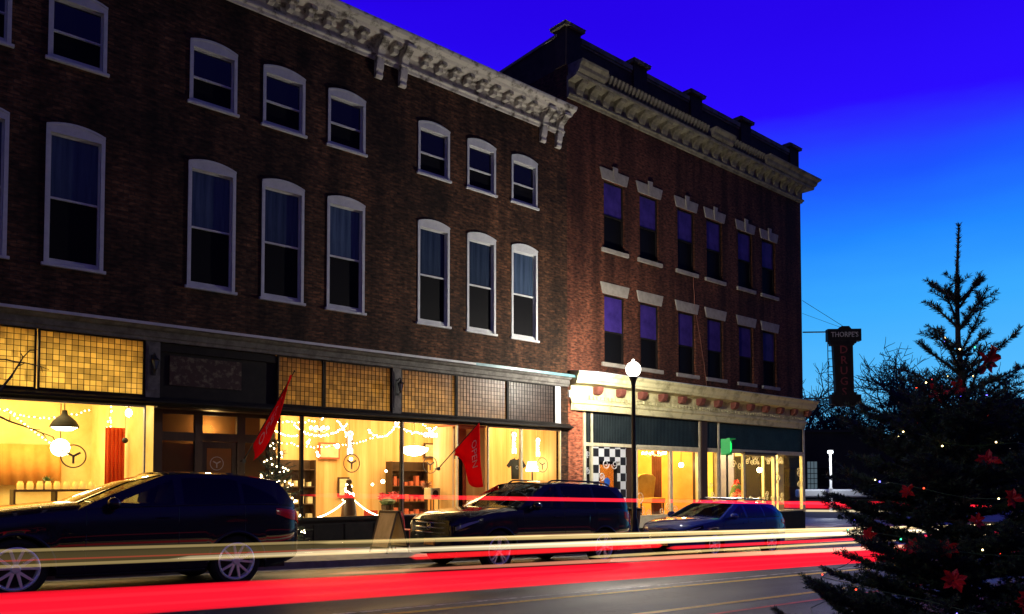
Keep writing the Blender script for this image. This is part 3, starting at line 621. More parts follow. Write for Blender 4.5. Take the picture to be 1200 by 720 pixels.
k1 = MB(); k1.prism([(18.07, -1.95), (18.40, -1.95), (18.40, .60), (19.36, .60), (19.36, -1.95), (19.66, -1.95), (19.66, 1.055), (18.07, 1.055)], Y - .02, Y + .1); k1.obj('checkered_frame', mk_, BR)
d = MB(); d.box(18.40, 18.52, Y + .10, Y + .15, -1.95, .60); d.box(19.24, 19.36, Y + .10, Y + .15, -1.95, .60); d.box(18.52, 19.24, Y + .101, Y + .149, .50, .60); d.box(18.52, 19.24, Y + .101, Y + .149, -1.95, -1.2)
DR = d.obj('door', M['dark'], BR)
p = MB(); p.box(18.52, 19.24, Y + .12, Y + .126, -1.2, .50); p.obj('door_pane', M['shopglass'], DR)
s = MB(); 
for cx_, cz_, r_, f_, a_ in ((18.66, .52, .16, -1, 0), (19.08, .50, .15, 1, PI), (18.46, .12, .14, 1, -PI / 2), (18.52, -.28, .15, -1, PI / 2), (18.44, -.85, .14, 1, -PI / 2), (19.28, -.95, .14, -1, PI / 2)): scroll(s, cx_, cz_, r_, 1.4, f_, a_)
s.obj('white_scrollwork', M['white'], DR)
p = MB(); p.lathe([(.05, -.012), (.13, -.006), (.14, .0), (.13, .012), (.05, .012), (.0, .012)], (18.86, Y + .09, -.05), 16, 'y'); p.obj('blue_plaque', mat('blue_enamel', (.03, .12, .5), .3), DR)
# big shop windows
def rwin(x0, x1, z0, z1, e=.06, y=Y, nm='shop_window'):
    f = MB(); f.box(x0, x0 + e, y - .045, y + .06, z0, z1); f.box(x1 - e, x1, y - .045, y + .06, z0, z1); f.box(x0 + e, x1 - e, y - .044, y + .06, z0, z0 + e); f.box(x0 + e, x1 - e, y - .044, y + .06, z1 - e, z1)
    fr = f.obj(nm, M['cream'], BR); g = MB(); g.add([(x0 + e, y, z0 + e), (x1 - e, y, z0 + e), (x1 - e, y, z1 - e), (x0 + e, y, z1 - e)], [(0, 1, 2, 3)]); g.obj('pane', M['shopglass'], fr); return fr
r1 = rwin(20.15, 21.98, -1.20, 1.055); r2 = rwin(22.0, 23.575, -1.20, 1.055); r3 = rwin(24.03, 24.745, -1.2, 1.075); r4 = rwin(24.85, 26.46, -1.22, 1.075); r5 = rwin(26.48, 28.66, -1.25, 1.0); r6 = rwin(28.68, 30.855, -1.25, 1.075)
s = MB(); s.box(26.40, 28.72, Y - .12, Y + .05, 1.001, 1.075); s.obj('window_hood', M['brown'], BR)
def painted(fr, lst):
    s = MB()
    for cx_, cz_, r_, f_, a_ in lst: scroll(s, cx_, cz_, r_, 1.4, f_, a_, Y - .012, .016)
    s.obj('painted_scroll', M['decalw'], fr)
painted(r1, [(20.34, -.55, .20, 1, -PI / 2), (20.45, -1.0, .14, -1, PI / 2), (20.8, -1.04, .12, 1, PI), (21.5, -1.02, .13, -1, 0), (21.82, -.9, .13, 1, PI / 2)])
painted(r2, [(22.2, -1.0, .14, 1, 0), (22.55, -1.05, .10, -1, 0), (23.4, -.9, .14, -1, 0)])
painted(r3, [(24.3, -.2, .12, 1, 0), (24.45, -.5, .12, -1, 0), (24.3, -.8, .14, 1, 0)])
painted(r4, [(25.8, .6, .16, 1, 0), (26.2, .55, .14, -1, 0), (26.2, -.6, .14, 1, PI)])
random.seed(11)
painted(r5, [(random.uniform(26.7, 28.5), random.choice((.85, .7, -.5, -.7, -.9)), random.uniform(.09, .17), random.choice((1, -1)), random.uniform(0, 6)) for _ in range(26)])
painted(r6, [(random.choice((28.9, 29.1, 30.6, 29.3)) + random.uniform(-.1, .1), random.uniform(-1., .9), random.uniform(.08, .15), random.choice((1, -1)), random.uniform(0, 6)) for _ in range(20)])
mb = MB(); mb.box(19.67, 20.14, Y - .02, Y + .12, -2.4, 1.055); mb.obj('dark_jamb', M['brown'], BR)
mb = MB(); mb.box(20.145, 23.58, Y - .05, Y + .12, -1.55, -1.205); mb.obj('window_base', M['cream'], BR)
mb = MB(); mb.box(20.145, 23.66, Y - .02, Y + .12, -2.6, -1.551); mb.box(24.02, 30.99, Y - .04, Y + .12, -2.6, -1.256); mb.obj('bulkhead', M['dark'], BR)
# glazed return on the side street
f = MB(); f.box(30.90, 30.99, Y + .12, 20.5, -2.6, -1.25); f.box(30.90, 30.99, Y + .12, 20.5, 1.08, 2.3); f.box(30.90, 30.985, 18.5, 18.6, -1.25, 1.08); f.box(30.90, 30.985, 20.4, 20.5, -1.25, 1.08)
SW = f.obj('side_window', M['cream'], BR); g = MB(); g.add([(30.95, Y + .12, -1.25), (30.95, 20.4, -1.25), (30.95, 20.4, 1.08), (30.95, Y + .12, 1.08)], [(0, 1, 2, 3)]); g.obj('pane', M['shopglass'], SW)
M['wallC'] = noisy('orange_plaster', (.66, .30, .07), (.76, .40, .12), 1.2, .7, .05); M['wallD'] = noisy('olive_plaster', (.66, .50, .12), (.80, .62, .18), 1.5, .7, .05)
room(BR, 17.65, 24.0, Y + .13, 21.0, -1.95, 2.25, M['wallC'], 'boutique_room')
b = MB(); v = [(24.02, Y + .13, -1.3), (30.9, Y + .13, -1.3), (30.9, 21.0, -1.3), (24.02, 21.0, -1.3), (24.02, Y + .13, 2.25), (30.9, Y + .13, 2.25), (30.9, 21.0, 2.25), (24.02, 21.0, 2.25)]
b.add(v, [(4, 5, 6, 7), (2, 3, 7, 6), (3, 0, 4, 7)]); b.obj('corner_room', M['wallD'], BR); b = MB(); b.add(v[:4], [(0, 3, 2, 1)]); b.obj('corner_room_floor', M['floorwood'], BR)
b = MB(); b.box(30.0, 30.45, 17.3, 17.6, -1.3, 2.2); b.obj('interior_column', M['cream'], BR)
b = MB(); b.box(17.66, 23.98, Y + .14, Y + .16, 1.10, 2.2); b.box(24.03, 30.89, Y + .14, Y + .16, 1.12, 2.2); b.obj('band_backing', M['dark'], BR)
# downpipe-like red cable running down the brickwork
c = MB(); c.tube([(23.35, Y - .03, 7.3), (23.42, Y - .03, 6.2), (23.75, Y - .03, 5.0), (23.95, Y - .03, 4.2), (24.1, Y - .03, 3.4)], .012, 5); c.obj('wall_cable', mat('rusty_cable', (.2, .07, .04), .7), BR)

# ------------------------------------------------------------------ hanging drugstore sign on the corner, set on the diagonal
D45 = Vector((.70711, -.70711, 0)); base = Vector((31.02, 16.68, 0))
HS = thing('hanging_sign', 'tall dark blade sign lettered in red and white, hung from the building corner', 'sign', (32.2, 15.5, 3.1))
def dg(mb):  # local x along the diagonal, y across, z up
    q = MB(); n = Vector((.70711, .70711, 0))
    q.add([base + D45 * v[0] + n * v[1] + Vector((0, 0, v[2])) for v in mb.v], mb.f); q.mi = list(mb.mi); return q
b = MB(); b.prism([(1.28, 3.62), (2.02, 3.62), (2.00, 5.72), (1.20, 5.72)][::1], -.13, .13)
SB = dg(b).obj('sign_body', M['dark'], HS)
b = MB(); b.box(.98, 2.34, -.16, .16, 5.80, 6.30); b.box(1.08, 2.14, -.15, .15, 5.70, 5.799); b.prism([(1.42, 6.301), (1.95, 6.301), (1.85, 6.42), (1.55, 6.42)], -.14, .14); b.box(1.10, 2.05, -.149, .149, 5.62, 5.70); dg(b).obj('sign_head', M['dark'], HS)
b = MB(); b.box(1.08, 2.30, -.16, .16, 3.16, 3.56); b.box(1.20, 2.12, -.15, .15, 3.56, 3.66); b.prism([(1.2, 3.16), (1.3, 3.08), (2.05, 3.08), (2.2, 3.16)], -.14, .14); dg(b).obj('sign_foot', M['dark'], HS)
M['ltr'] = mat('pale_sign_letters', (.42, .40, .40), .5); M['ltrr'] = mat('red_sign_letters', (.20, .025, .025), .5)
def dtext(t, size, cx_, cz_, m, sp=1., sx=1.):
    tb = text_mb(t, size, .012, spacing=sp); tb.v = [(v[0] * sx + cx_, v[1], v[2] + cz_) for v in tb.v]; return tb
t = dtext("THORPE'S", .30, 1.66, 6.05, None, sx=.84); t.v = [(v[0], v[1] - .172, v[2]) for v in t.v]; dg(t).obj('lettering', M['ltr'], HS)
for i, ch in enumerate('DRUGS'):
    t = dtext(ch, .46, 1.62, 5.42 - i * .44, None); t.v = [(v[0], v[1] - .142, v[2]) for v in t.v]; dg(t).obj('letter', M['ltrr'], HS)
b = MB(); b.tube([(.0, 0, 6.20), (1.0, 0, 6.20)], .03, 6); b.tube([(.0, 0, 3.42), (1.1, 0, 3.42)], .03, 6); dg(b).obj('strut', M['iron'], HS)
b = MB(); b.tube([(1.02, 0, 3.5), (1.02, 0, 5.8)], .02, 5)
for i in range(7): b.tube([(1.02, 0, 3.75 + i * .33), (1.27, 0, 3.75 + i * .33)], .015, 5)
dg(b).obj('ladder_frame', M['iron'], HS)
b = MB(); b.tube([(0, .02, 7.55), (1.75, .02, 6.38)], .010, 4); b.tube([(0, .02, 7.0), (1.55, .03, 6.40)], .007, 4); dg(b).obj('guy_wire', M['iron'], HS)
# ================================================================== CARS
def crv(keys):
    """smooth interpolation through (x, value) keys (monotone-ish cubic)"""
    xs = [k[0] for k in keys]; ys = [k[1] for k in keys]; n = len(xs)
    dl = [(ys[i + 1] - ys[i]) / (xs[i + 1] - xs[i]) for i in range(n - 1)]
    m = [dl[0]] + [0 if dl[i - 1] * dl[i] <= 0 else 2 * dl[i - 1] * dl[i] / (dl[i - 1] + dl[i]) for i in range(1, n - 1)] + [dl[-1]]
    def f(x):
        if x <= xs[0]: return ys[0]
        if x >= xs[-1]: return ys[-1]
        i = max(j for j in range(n - 1) if xs[j] <= x); h = xs[i + 1] - xs[i]; t = (x - xs[i]) / h
        return ys[i] * (2 * t**3 - 3 * t**2 + 1) + h * m[i] * (t**3 - 2 * t**2 + t) + ys[i + 1] * (-2 * t**3 + 3 * t**2) + h * m[i + 1] * (t**3 - t**2)
    return f

def carpaint(name, col): 
    m = mat(name, col, .5, 0., spec=.08, coat=1.); return m
M['carglass'] = glass('car_window_glass', (.55, .60, .58), 1.3); M['privacy'] = glass('privacy_glass', (.07, .075, .08), 1.3)
M['headlamp'] = mat('headlamp_lens', (.35, .37, .40), .06, .6, spec=.8); M['lampblack'] = mat('black_lamp_housing', (.01, .01, .012), .15)
M['taillamp'] = mat('tail_lamp_lens', (.70, .012, .010), .12, spec=.7); M['plastic'] = mat('black_trim_plastic', (.012, .012, .013), .5)
M['seat'] = mat('dark_seat_fabric', (.03, .03, .032), .8); M['alloy'] = mat('machined_alloy', (.85, .85, .86), .3, .45); M['alloydark'] = mat('dark_alloy', (.03, .03, .033), .35, .6)
M['amber'] = mat('amber_number_plate', (.75, .33, .06), .5)

def make_car(label, cat, loc, P, paint, group):
    T = thing('parked_car', label, cat, loc, group)
    Lc, W = P['L'], P['W'] / 2; fx, rx_ = P['axles']; wr = P['wr']; Ra = wr + .055
    zbK, zsK, zhK, hwK = crv(P['zb']), crv(P['zs']), crv(P['zh']), crv(P['hw'])
    def zb(x):
        z = zbK(x)
        for xc in (fx, rx_):
            d = abs(x - xc)
            if d < Ra: z = max(z, wr + math.sqrt(Ra * Ra - d * d))
        return z
    tl = [0, .06, .25, .45, .62, .8, .93, 1.0]; wl = [.93, .985, 1.0, 1.0, .992, .975, .955, .93]
    def side(x, t):          # body side from sill to shoulder
        z0, z1 = zbK(x), zsK(x); z = z0 + t * (z1 - z0)
        i = max(j for j in range(len(tl) - 1) if tl[j] <= t + 1e-9); f = (t - tl[i]) / (tl[i + 1] - tl[i]); w = wl[i] + (wl[i + 1] - wl[i]) * f
        w -= .012 * math.exp(-((t - .70) / .06) ** 2)    # a crease along the flank
        return hwK(x) * w, z
    xs = sorted({round(v, 4) for v in [0, .015, .04, .08, .13, .2, .28] + [.36 + i * .04 for i in range(int((Lc - .72) / .04))] + [Lc - .34, Lc - .26, Lc - .18, Lc - .11, Lc - .06, Lc - .025, Lc] + [a + s * (Ra - e) for a in (fx, rx_) for s in (1, -1) for e in (0, .004, .015, .03)]})
    b = MB(); rows = []
    for x in xs:
        row = []; zl = zb(x); z0, z1 = zbK(x), zsK(x)
        for t in tl:
            z = zl + t * (z1 - zl); tt = min(1, max(0, (z - z0) / (z1 - z0))); y, _ = side(x, tt); row.append((x, -y, z))
        ye = row[-1][1]; zh = zhK(x)
        for k, f in ((.86, .55), (.55, .90), (0, 1.0)): row.append((x, ye * k, z1 + (zh - z1) * f))
        full = row + [(p[0], -p[1], p[2]) for p in row[-2::-1]]; rows.append(full)
    m = len(rows[0]); vs = [p for r in rows for p in r]
    fs = [(i * m + j, (i + 1) * m + j, (i + 1) * m + j + 1, i * m + j + 1) for i in range(len(xs) - 1) for j in range(m - 1)]
    fs += [tuple(range(m)), tuple(range((len(xs)) * m - 1, (len(xs) - 1) * m - 1, -1))]
    b.add(vs, fs)
    # cabin shell on top
    A, B_, Cc, D = P['cab']; zr = crv(P['roof']); yr = P['yroof']; zrm = max(k[1] for k in P['roof'])
    def edge(x):            # roof-edge height
        if x < B_: f = (x - A) / (B_ - A); return zsK(A) + (zr(B_) - .05 - zsK(A)) * (f ** .88)
        if x > Cc: f = (x - Cc) / (D - Cc); return zr(Cc) - .05 + (zsK(D) - zr(Cc) + .05) * (f ** 1.25)
        return zr(x) - .05
    def yside(x, z):
        s = max(0, min(1, (z - zsK(x)) / max(.05, zrm - zsK(x)))); y0 = side(x, 1)[0] - .012; y1 = min(yr, y0)
        return y0 + (y1 - y0) * (s ** 1.25)
    cx = sorted({round(v, 4) for v in [A + (D - A) * i / 60 for i in range(61)] + [B_, Cc] + [e for w in P['win'] for e in w[:2]] + [D - .01, D - .03, A + .03]})
    wz0 = lambda x: zsK(x) + .022
    def wz1(x):
        z = edge(x) - .055
        x0 = P['win'][0][0]; x1 = P['win'][-1][1]
        if x < B_ + .1: z = min(z, wz0(x) + (x - x0) * (zr(B_) - .11 - wz0(B_)) / (B_ + .1 - x0))
        if x > x1 - P['qt']: z = min(z, wz0(x1) + (edge(x1 - P['qt']) - .055 - wz0(x1)) * max(0, (x1 - x) / P['qt']) ** .55)
        return max(z, wz0(x) + .001)
    wins = {(s, k): MB() for s in (-1, 1) for k in range(len(P['win']))}; trim = MB()
    for sgn in (-1, 1):
        for i in range(len(cx) - 1):
            a, c = cx[i], cx[i + 1]; mid = (a + c) / 2; wi = next((k for k, w in enumerate(P['win']) if w[0] <= mid <= w[1]), None)
            def pt(x, z): return (x, sgn * yside(x, z), z)
            la = [zsK(a) - .01, wz0(a), wz1(a), max(edge(a), wz1(a))]; lc = [zsK(c) - .01, wz0(c), wz1(c), max(edge(c), wz1(c))]
            if edge(a) < wz1(a) + .002: la = [zsK(a) - .01, zsK(a), zsK(a), edge(a)]
            if edge(c) < wz1(c) + .002: lc = [zsK(c) - .01, zsK(c), zsK(c), edge(c)]
            for k in range(3):
                sub = 4 if k == 1 else 1
                for q in range(sub):
                    za0, za1 = la[k] + (la[k + 1] - la[k]) * q / sub, la[k] + (la[k + 1] - la[k]) * (q + 1) / sub
                    zc0, zc1 = lc[k] + (lc[k + 1] - lc[k]) * q / sub, lc[k] + (lc[k + 1] - lc[k]) * (q + 1) / sub
                    tgt = wins[sgn, wi] if (k == 1 and wi is not None) else b
                    tgt.add([pt(a, za0), pt(c, zc0), pt(c, zc1), pt(a, za1)], [(0, 1, 2, 3)])
    # top skin: windscreen, roof, rear window
    fr = [-1, -.92, -.7, -.35, 0, .35, .7, .92, 1]; ws, rw = MB(), MB()
    for i in range(len(cx) - 1):
        a, c = cx[i], cx[i + 1]; mid = (a + c) / 2
        def tp(x, f): e = max(edge(x), zsK(x)); y = yside(x, e); return (x - (.10 * (1 - f * f) if x < B_ else 0) * max(0, min(1, (B_ - x) / .3)), f * y, e + .05 * (1 - f * f) * (1 if B_ <= x <= Cc else .6))
        for j in range(len(fr) - 1):
            g = abs(fr[j] + fr[j + 1]) / 2 < .92
            tgt = ws if (g and A + .02 < mid < B_ - .02) else rw if (g and Cc + P['spoil'] < mid < D - .06) else b
            tgt.add([tp(a, fr[j]), tp(c, fr[j]), tp(c, fr[j + 1]), tp(a, fr[j + 1])], [(0, 1, 2, 3)])
    body = b.obj('body', paint, T, smooth=38)
    ws.obj('windscreen', M['carglass'], T, smooth=40); rw.obj('rear_window', M['privacy'], T, smooth=40)
    for (s_, k), w in wins.items(): w.obj('side_window', M[P['win'][k][2]], T, smooth=40)
    # patches that follow the body surface: lamps, trim strips
    def patch(x0, x1, t0, t1, off, n=10, sg=(-1,), tt=4):
        q = MB()
        for s in sg:
            vs = []
            for i in range(n + 1):
                x = x0 + (x1 - x0) * i / n; dx = .01; y_, _ = side(x, .6); y2, _ = side(x + dx, .6); nx, ny = -(y2 - y_) / dx, 1; l = math.hypot(nx, ny); nx, ny = nx / l, ny / l
                for j in range(tt + 1):
                    a0, a1 = (t0(x) if callable(t0) else t0), (t1(x) if callable(t1) else t1); t = a0 + (a1 - a0) * j / tt; y, z = side(x, t)
                    vs.append((x + nx * off, s * (y + ny * off), z))
            r = tt + 1; q.add(vs, [(i * r + j, (i + 1) * r + j, (i + 1) * r + j + 1, i * r + j + 1) for i in range(n) for j in range(tt)])
            # skirt so that the patch is a solid lens
            vb = [(v[0], s * (abs(v[1]) - off * 1.5), v[2]) for v in vs]; rim = [i * r for i in range(n + 1)] + [n * r + j for j in range(1, r)] + [i * r + r - 1 for i in range(n - 1, -1, -1)] + [j for j in range(r - 2, 0, -1)]
            q.add([vs[i] for i in rim] + [vb[i] for i in rim], [(i, (i + 1) % len(rim), (i + 1) % len(rim) + len(rim), i + len(rim)) for i in range(len(rim))])
        return q
    for s in (-1, 1):
        x0, x1, t0, t1 = P['head']; h = patch(x0, x1, lambda x: t0 + .10 * (x - x0) / (x1 - x0), t1, .006, 10, (s,)).obj('headlight', M['lampblack'], T, smooth=40)
        patch(x0 + .02, x1 - .10, lambda x: t0 + .07 + .10 * (x - x0) / (x1 - x0), t1 - .05, .009, 8, (s,)).obj('lamp_lens', M['headlamp'], h, smooth=40)
        x0, x1, t0, t1 = P['tail']; patch(x0, x1, lambda x: t0 + .5 * (t1 - t0) * max(0, 1 - (x - x0) / (x1 - x0) * 1.6), t1, .008, 10, (s,)).obj('tail_light', M['taillamp'], T, smooth=40)
        # cladding round the arches and along the sill
        q = MB(); y = lambda x: s * (side(x, .1)[0] + .004)
        for xc in (fx, rx_):
            pth = []
            for i in range(19):
                a = PI * i / 18; x = xc + Ra * math.cos(a); z = wr + Ra * math.sin(a); t = max(0, min(1, (z - zbK(x)) / (zsK(x) - zbK(x)))); pth.append((x, s * (side(x, t)[0] - .005), z))
            q.tube(pth, .022, 6)
        q.tube([(x, s * (side(x, .02)[0] - .01), zbK(x) + .03) for x in [fx + Ra + .02 + (rx_ - fx - 2 * Ra - .04) * i / 10 for i in range(11)]], .035, 6)
        q.obj('cladding', M['plastic'], T, smooth=40)
        # door shut lines (thin raised dark gaskets on the flank)
        q = MB()
        for dx in P['doors']:
            q.tube([(dx, s * (side(dx, t)[0] + .0005), side(dx, t)[1]) for t in (.14, .3, .45, .6, .7, .8, .93, 1)], .004, 4)
        q.obj('shut_line', M['plastic'], T)
        for dx in P['handles']:
            yy, zz = side(dx, .84); q = MB(); q.tube([(dx - .09, s * (yy + .006), zz), (dx - .07, s * (yy + .032), zz + .004), (dx + .07, s * (yy + .032), zz + .006), (dx + .09, s * (yy + .006), zz + .004)], .011, 6); q.obj('door_handle', P.get('hmat', paint), T, smooth=40)
        mx_ = P['mirror']; yy = side(mx_, 1)[0]; zz = zsK(mx_) + .07; q = MB(); q.ball((0, 0, 0), .5, 12, sc=(.17, .25, .17)); q.v = [(max(v[0], -.09) * (1 if v[0] > 0 else 1.) + mx_, s * (v[1] * 1. + yy + .13), v[2] + zz) for v in q.v]
        q.tube([(mx_ + .03, s * (yy - .04), zz - .08), (mx_ + .02, s * (yy + .06), zz - .05)], .022, 6); q.obj('wing_mirror', paint, T, smooth=50)
        q = MB(); q.tube([(x, s * (yside(x, wz0(x)) + .003), wz0(x) - .004) for x in [P['win'][0][0] + (P['win'][-1][1] - P['win'][0][0]) * i / 24 for i in range(25)]], .007, 5); 
        if P['chrome']: q.tube([(x, s * (yside(x, wz1(x)) + .003), wz1(x) + .002) for x in [P['win'][0][0] + (P['win'][-1][1] - P['win'][0][0]) * i / 40 for i in range(41)]], .006, 5)
        q.obj('window_trim', M['chrome'] if P['chrome'] else M['plastic'], T, smooth=40)
        # roof rails
        if P['rails']:
            x0, x1, h = P['rails']; yv = yr - .07; q = MB(); zz = lambda x: zr(x) - .035
            q.tube([(x0, s * yv, zz(x0)), (x0 + .10, s * yv, zz(x0 + .1) + h)] + [(x0 + .1 + (x1 - x0 - .2) * i / 8, s * yv, zz(x0 + .1 + (x1 - x0 - .2) * i / 8) + h) for i in range(1, 8)] + [(x1 - .1, s * yv, zz(x1 - .1) + h), (x1, s * yv, zz(x1))], .018, 6)
            q.obj('roof_rail', M['alloydark'] if h < .07 else M['iron'], T, smooth=40)
    if P.get('bars'):
        for x in P['bars']:
            yv = yr - .03; q = MB(); q.tube([(x, -yv, zr(x) + P['rails'][2] - .02), (x, yv, zr(x) + P['rails'][2] - .02)], .016, 6); q.obj('cross_bar', M['alloy'], T, smooth=40)
    # grille, bumper, plate on the nose
    gz0, gz1, gw = P['grille']; q = MB(); nx = lambda y: -.012 + .35 * (abs(y) / W) ** 2.6 * .55
    q.box(-.006, .03, -gw, gw, gz0, gz1); G = q.obj('grille', M['lampblack'], T)
    n = P['bars_n']
    for i in range(n):
        z = gz0 + (gz1 - gz0) * (i + .5) / n; q = MB(); q.tube([(nx(y) - .012, y, z) for y in [-gw + 2 * gw * k / 12 for k in range(13)]], .016 if n < 5 else .009, 6); q.obj('grille_bar', M['chrome'], G, smooth=40)
    q = MB(); zc = (gz0 + gz1) / 2 + .02; q.lathe([(.075, -.045), (.075, -.03), (.062, -.03), (.062, -.045), (.075, -.045)], (0, 0, zc), 20, 'x')
    for a, c in (((-.045, .045), (-.018, -.02)), ((-.018, -.02), (0, .02)), ((0, .02), (.018, -.02)), ((.018, -.02), (.045, .045))): q.tube([(-.04, a[0], zc + a[1]), (-.04, c[0], zc + c[1])], .008, 5)
    q.obj('badge', M['chrome'], G, smooth=40)
    q = MB(); q.box(-.03, .01, -.16, .16, P['plate'] - .06, P['plate'] + .06); q.obj('number_plate', M['amber'], T, bevel=.004)
    q = MB(); q.box(Lc - .01, Lc + .012, -.26, .26, .78, .92); q.obj('rear_plate', M['white'], T, bevel=.004)
    # underbody and inside
    q = MB(); q.box(.3, Lc - .25, -W * .74, W * .74, .25, .62); q.obj('underbody', M['plastic'], T)
    q = MB()
    for xc in (fx, rx_):
        for s in (-1, 1): q.lathe([(Ra, 0), (Ra, .30)], (xc, s * (W - .06) if s < 0 else W - .36, wr), 20, 'y', a0=0, a1=PI)
    q.obj('wheel_well', M['plastic'], T)
    for sx_ in P['seats']:
        for sy in (-.38, .38):
            q = MB(); z0 = zsK(sx_) - .30
            q.add([(sx_ + dx + .16 * zz_, sy + dy * (1 - .15 * zz_), z0 + .62 * zz_) for zz_ in (0, .5, 1) for dx, dy in ((-.06, -.24), (.06, -.24), (.06, .24), (-.06, .24))], [(k * 4 + j, k * 4 + (j + 1) % 4, k * 4 + 4 + (j + 1) % 4, k * 4 + 4 + j) for k in range(2) for j in range(4)] + [(8, 9, 10, 11)])
            h = (sx_ + .18, sy, z0 + .70); q.box(h[0] - .045, h[0] + .045, sy - .13, sy + .13, h[2] - .07, h[2] + .09); q.obj('seat', M['seat'], T, smooth=30, bevel=.02)
    q = MB(); q.box(A + .15, A + .55, -W * .8, W * .8, zsK(A) - .25, zsK(A) - .02); q.obj('dashboard', M['seat'], T)
    # wheels
    wm = {}
    def wheel():
        t = MB(); r, w = wr, .115; pr = [(P['rim'] + .012, -w + .012), (P['rim'] + .03, -w), (r - .05, -w - .004), (r - .018, -w + .018), (r, -w + .05), (r, w - .05), (r - .018, w - .018), (r - .05, w), (P['rim'], w), (P['rim'] + .012, -w + .012)]
        t.lathe(pr, n=40, axis='y'); wo = t.obj('wheel', M['tyre'], T, smooth=35)
        q = MB(); q.lathe([(P['rim'] + .012, -w + .004), (P['rim'] - .006, -w - .006), (P['rim'] - .022, -w + .010), (P['rim'] - .03, -w + .08)], n=40, axis='y'); q.obj('rim', M['alloy'], wo, smooth=35)
        q = MB(); q.lathe([(0, -w + .06), (P['rim'] - .02, -w + .09)], n=40, axis='y'); q.lathe([(0, -w + .035), (.10, -w + .05), (.16, -w + .055)], n=24, axis='y'); q.obj('brake_disc', M['alloydark'], wo, smooth=35)
        q = MB(); N_ = P['spokes']; ri = P['rim'] - .015
        for i in range(N_):
            a = 2 * PI * i / N_ + .3
            for da, wd in P['spoke']:
                a0, a1 = a + da * .35, a + da
                p0 = Vector((math.cos(a0) * .05, -w + .012, math.sin(a0) * .05)); p1 = Vector((math.cos(a1) * ri, -w + .002, math.sin(a1) * ri)); d_ = (p1 - p0).normalized(); nn = Vector((-d_.z, 0, d_.x)) * wd
                q.add([p0 - nn * 1.2, p0 + nn * 1.2, p1 + nn, p1 - nn] + [v + Vector((0, .035, 0)) for v in (p0 - nn * 1.2, p0 + nn * 1.2, p1 + nn, p1 - nn)], [(0, 1, 2, 3), (0, 4, 5, 1), (1, 5, 6, 2), (2, 6, 7, 3), (3, 7, 4, 0)])
        q.lathe([(0, -w - .004), (.045, -w - .002), (.06, -w + .012), (.06, -w + .04)], n=16, axis='y'); q.obj('spokes', M['alloy'], wo, smooth=30, bevel=.003)
        return wo
    wp = wheel()
    spots = [(fx, -1), (rx_, -1), (fx, 1), (rx_, 1)]
    for x, s in spots[1:]:
        c = copy_tree(wp, T); c.matrix_parent_inverse = Matrix.Translation((x, s * (W - .135), wr)) @ (Matrix.Rotation(PI, 4, 'Z') if s > 0 else Matrix()) @ Matrix.Rotation(x * 1.7, 4, 'Y')
    wp.matrix_parent_inverse = Matrix.Translation((spots[0][0], -(W - .135), wr))
    return T
# note: the car is built round its own origin (nose at x = 0, street side at -y), so set the location afterwards
def park(x, yc, P, label, cat, paint):
    T = make_car(label, cat, (0, 0, 0), P, paint, 'cars parked along the far kerb')
    z0, z1 = ground(x + P['axles'][0]), ground(x + P['axles'][1]); pit = math.atan2(z1 - z0, P['axles'][1] - P['axles'][0])
    T.rotation_euler = (0, -pit, 0); T.location = (x, yc, z0 + math.tan(-pit) * P['axles'][0] + .004)
    return T
P1 = dict(L=4.86, W=1.94, axles=(.95, 3.75), wr=.375, rim=.262, spokes=5, spoke=((.30, .016), (-.30, .016)),
    zb=[(0, .30), (.3, .24), (1, .24), (4.2, .26), (4.86, .42)], zs=[(0, .76), (.25, .90), (.9, 1.03), (1.75, 1.12), (3, 1.17), (4.3, 1.20), (4.7, 1.16), (4.86, 1.0)],
    zh=[(0, .78), (.12, .92), (.5, 1.06), (1.2, 1.17), (1.8, 1.22), (4.5, 1.22), (4.86, 1.03)], hw=[(0, .50), (.05, .64), (.15, .77), (.3, .87), (.55, .94), (1, .965), (3.9, .965), (4.4, .93), (4.65, .87), (4.79, .77), (4.86, .62)],
    cab=(1.62, 2.75, 4.42, 4.80), roof=[(1.6, 1.5), (2.75, 1.655), (3.2, 1.69), (3.7, 1.69), (4.3, 1.64), (4.6, 1.60), (5, 1.5)], yroof=.62,
    win=[(1.98, 2.86, 'carglass'), (2.98, 3.80, 'privacy'), (3.86, 4.42, 'privacy')], qt=.75, spoil=.10, head=(.05, .55, .70, .93), tail=(4.36, 4.81, .76, .95), doors=(1.72, 2.90, 3.86), handles=(2.68, 3.66), mirror=2.02,
    chrome=False, rails=None, grille=(.42, .80, .36), bars_n=4, plate=.36, seats=(2.75, 3.6))
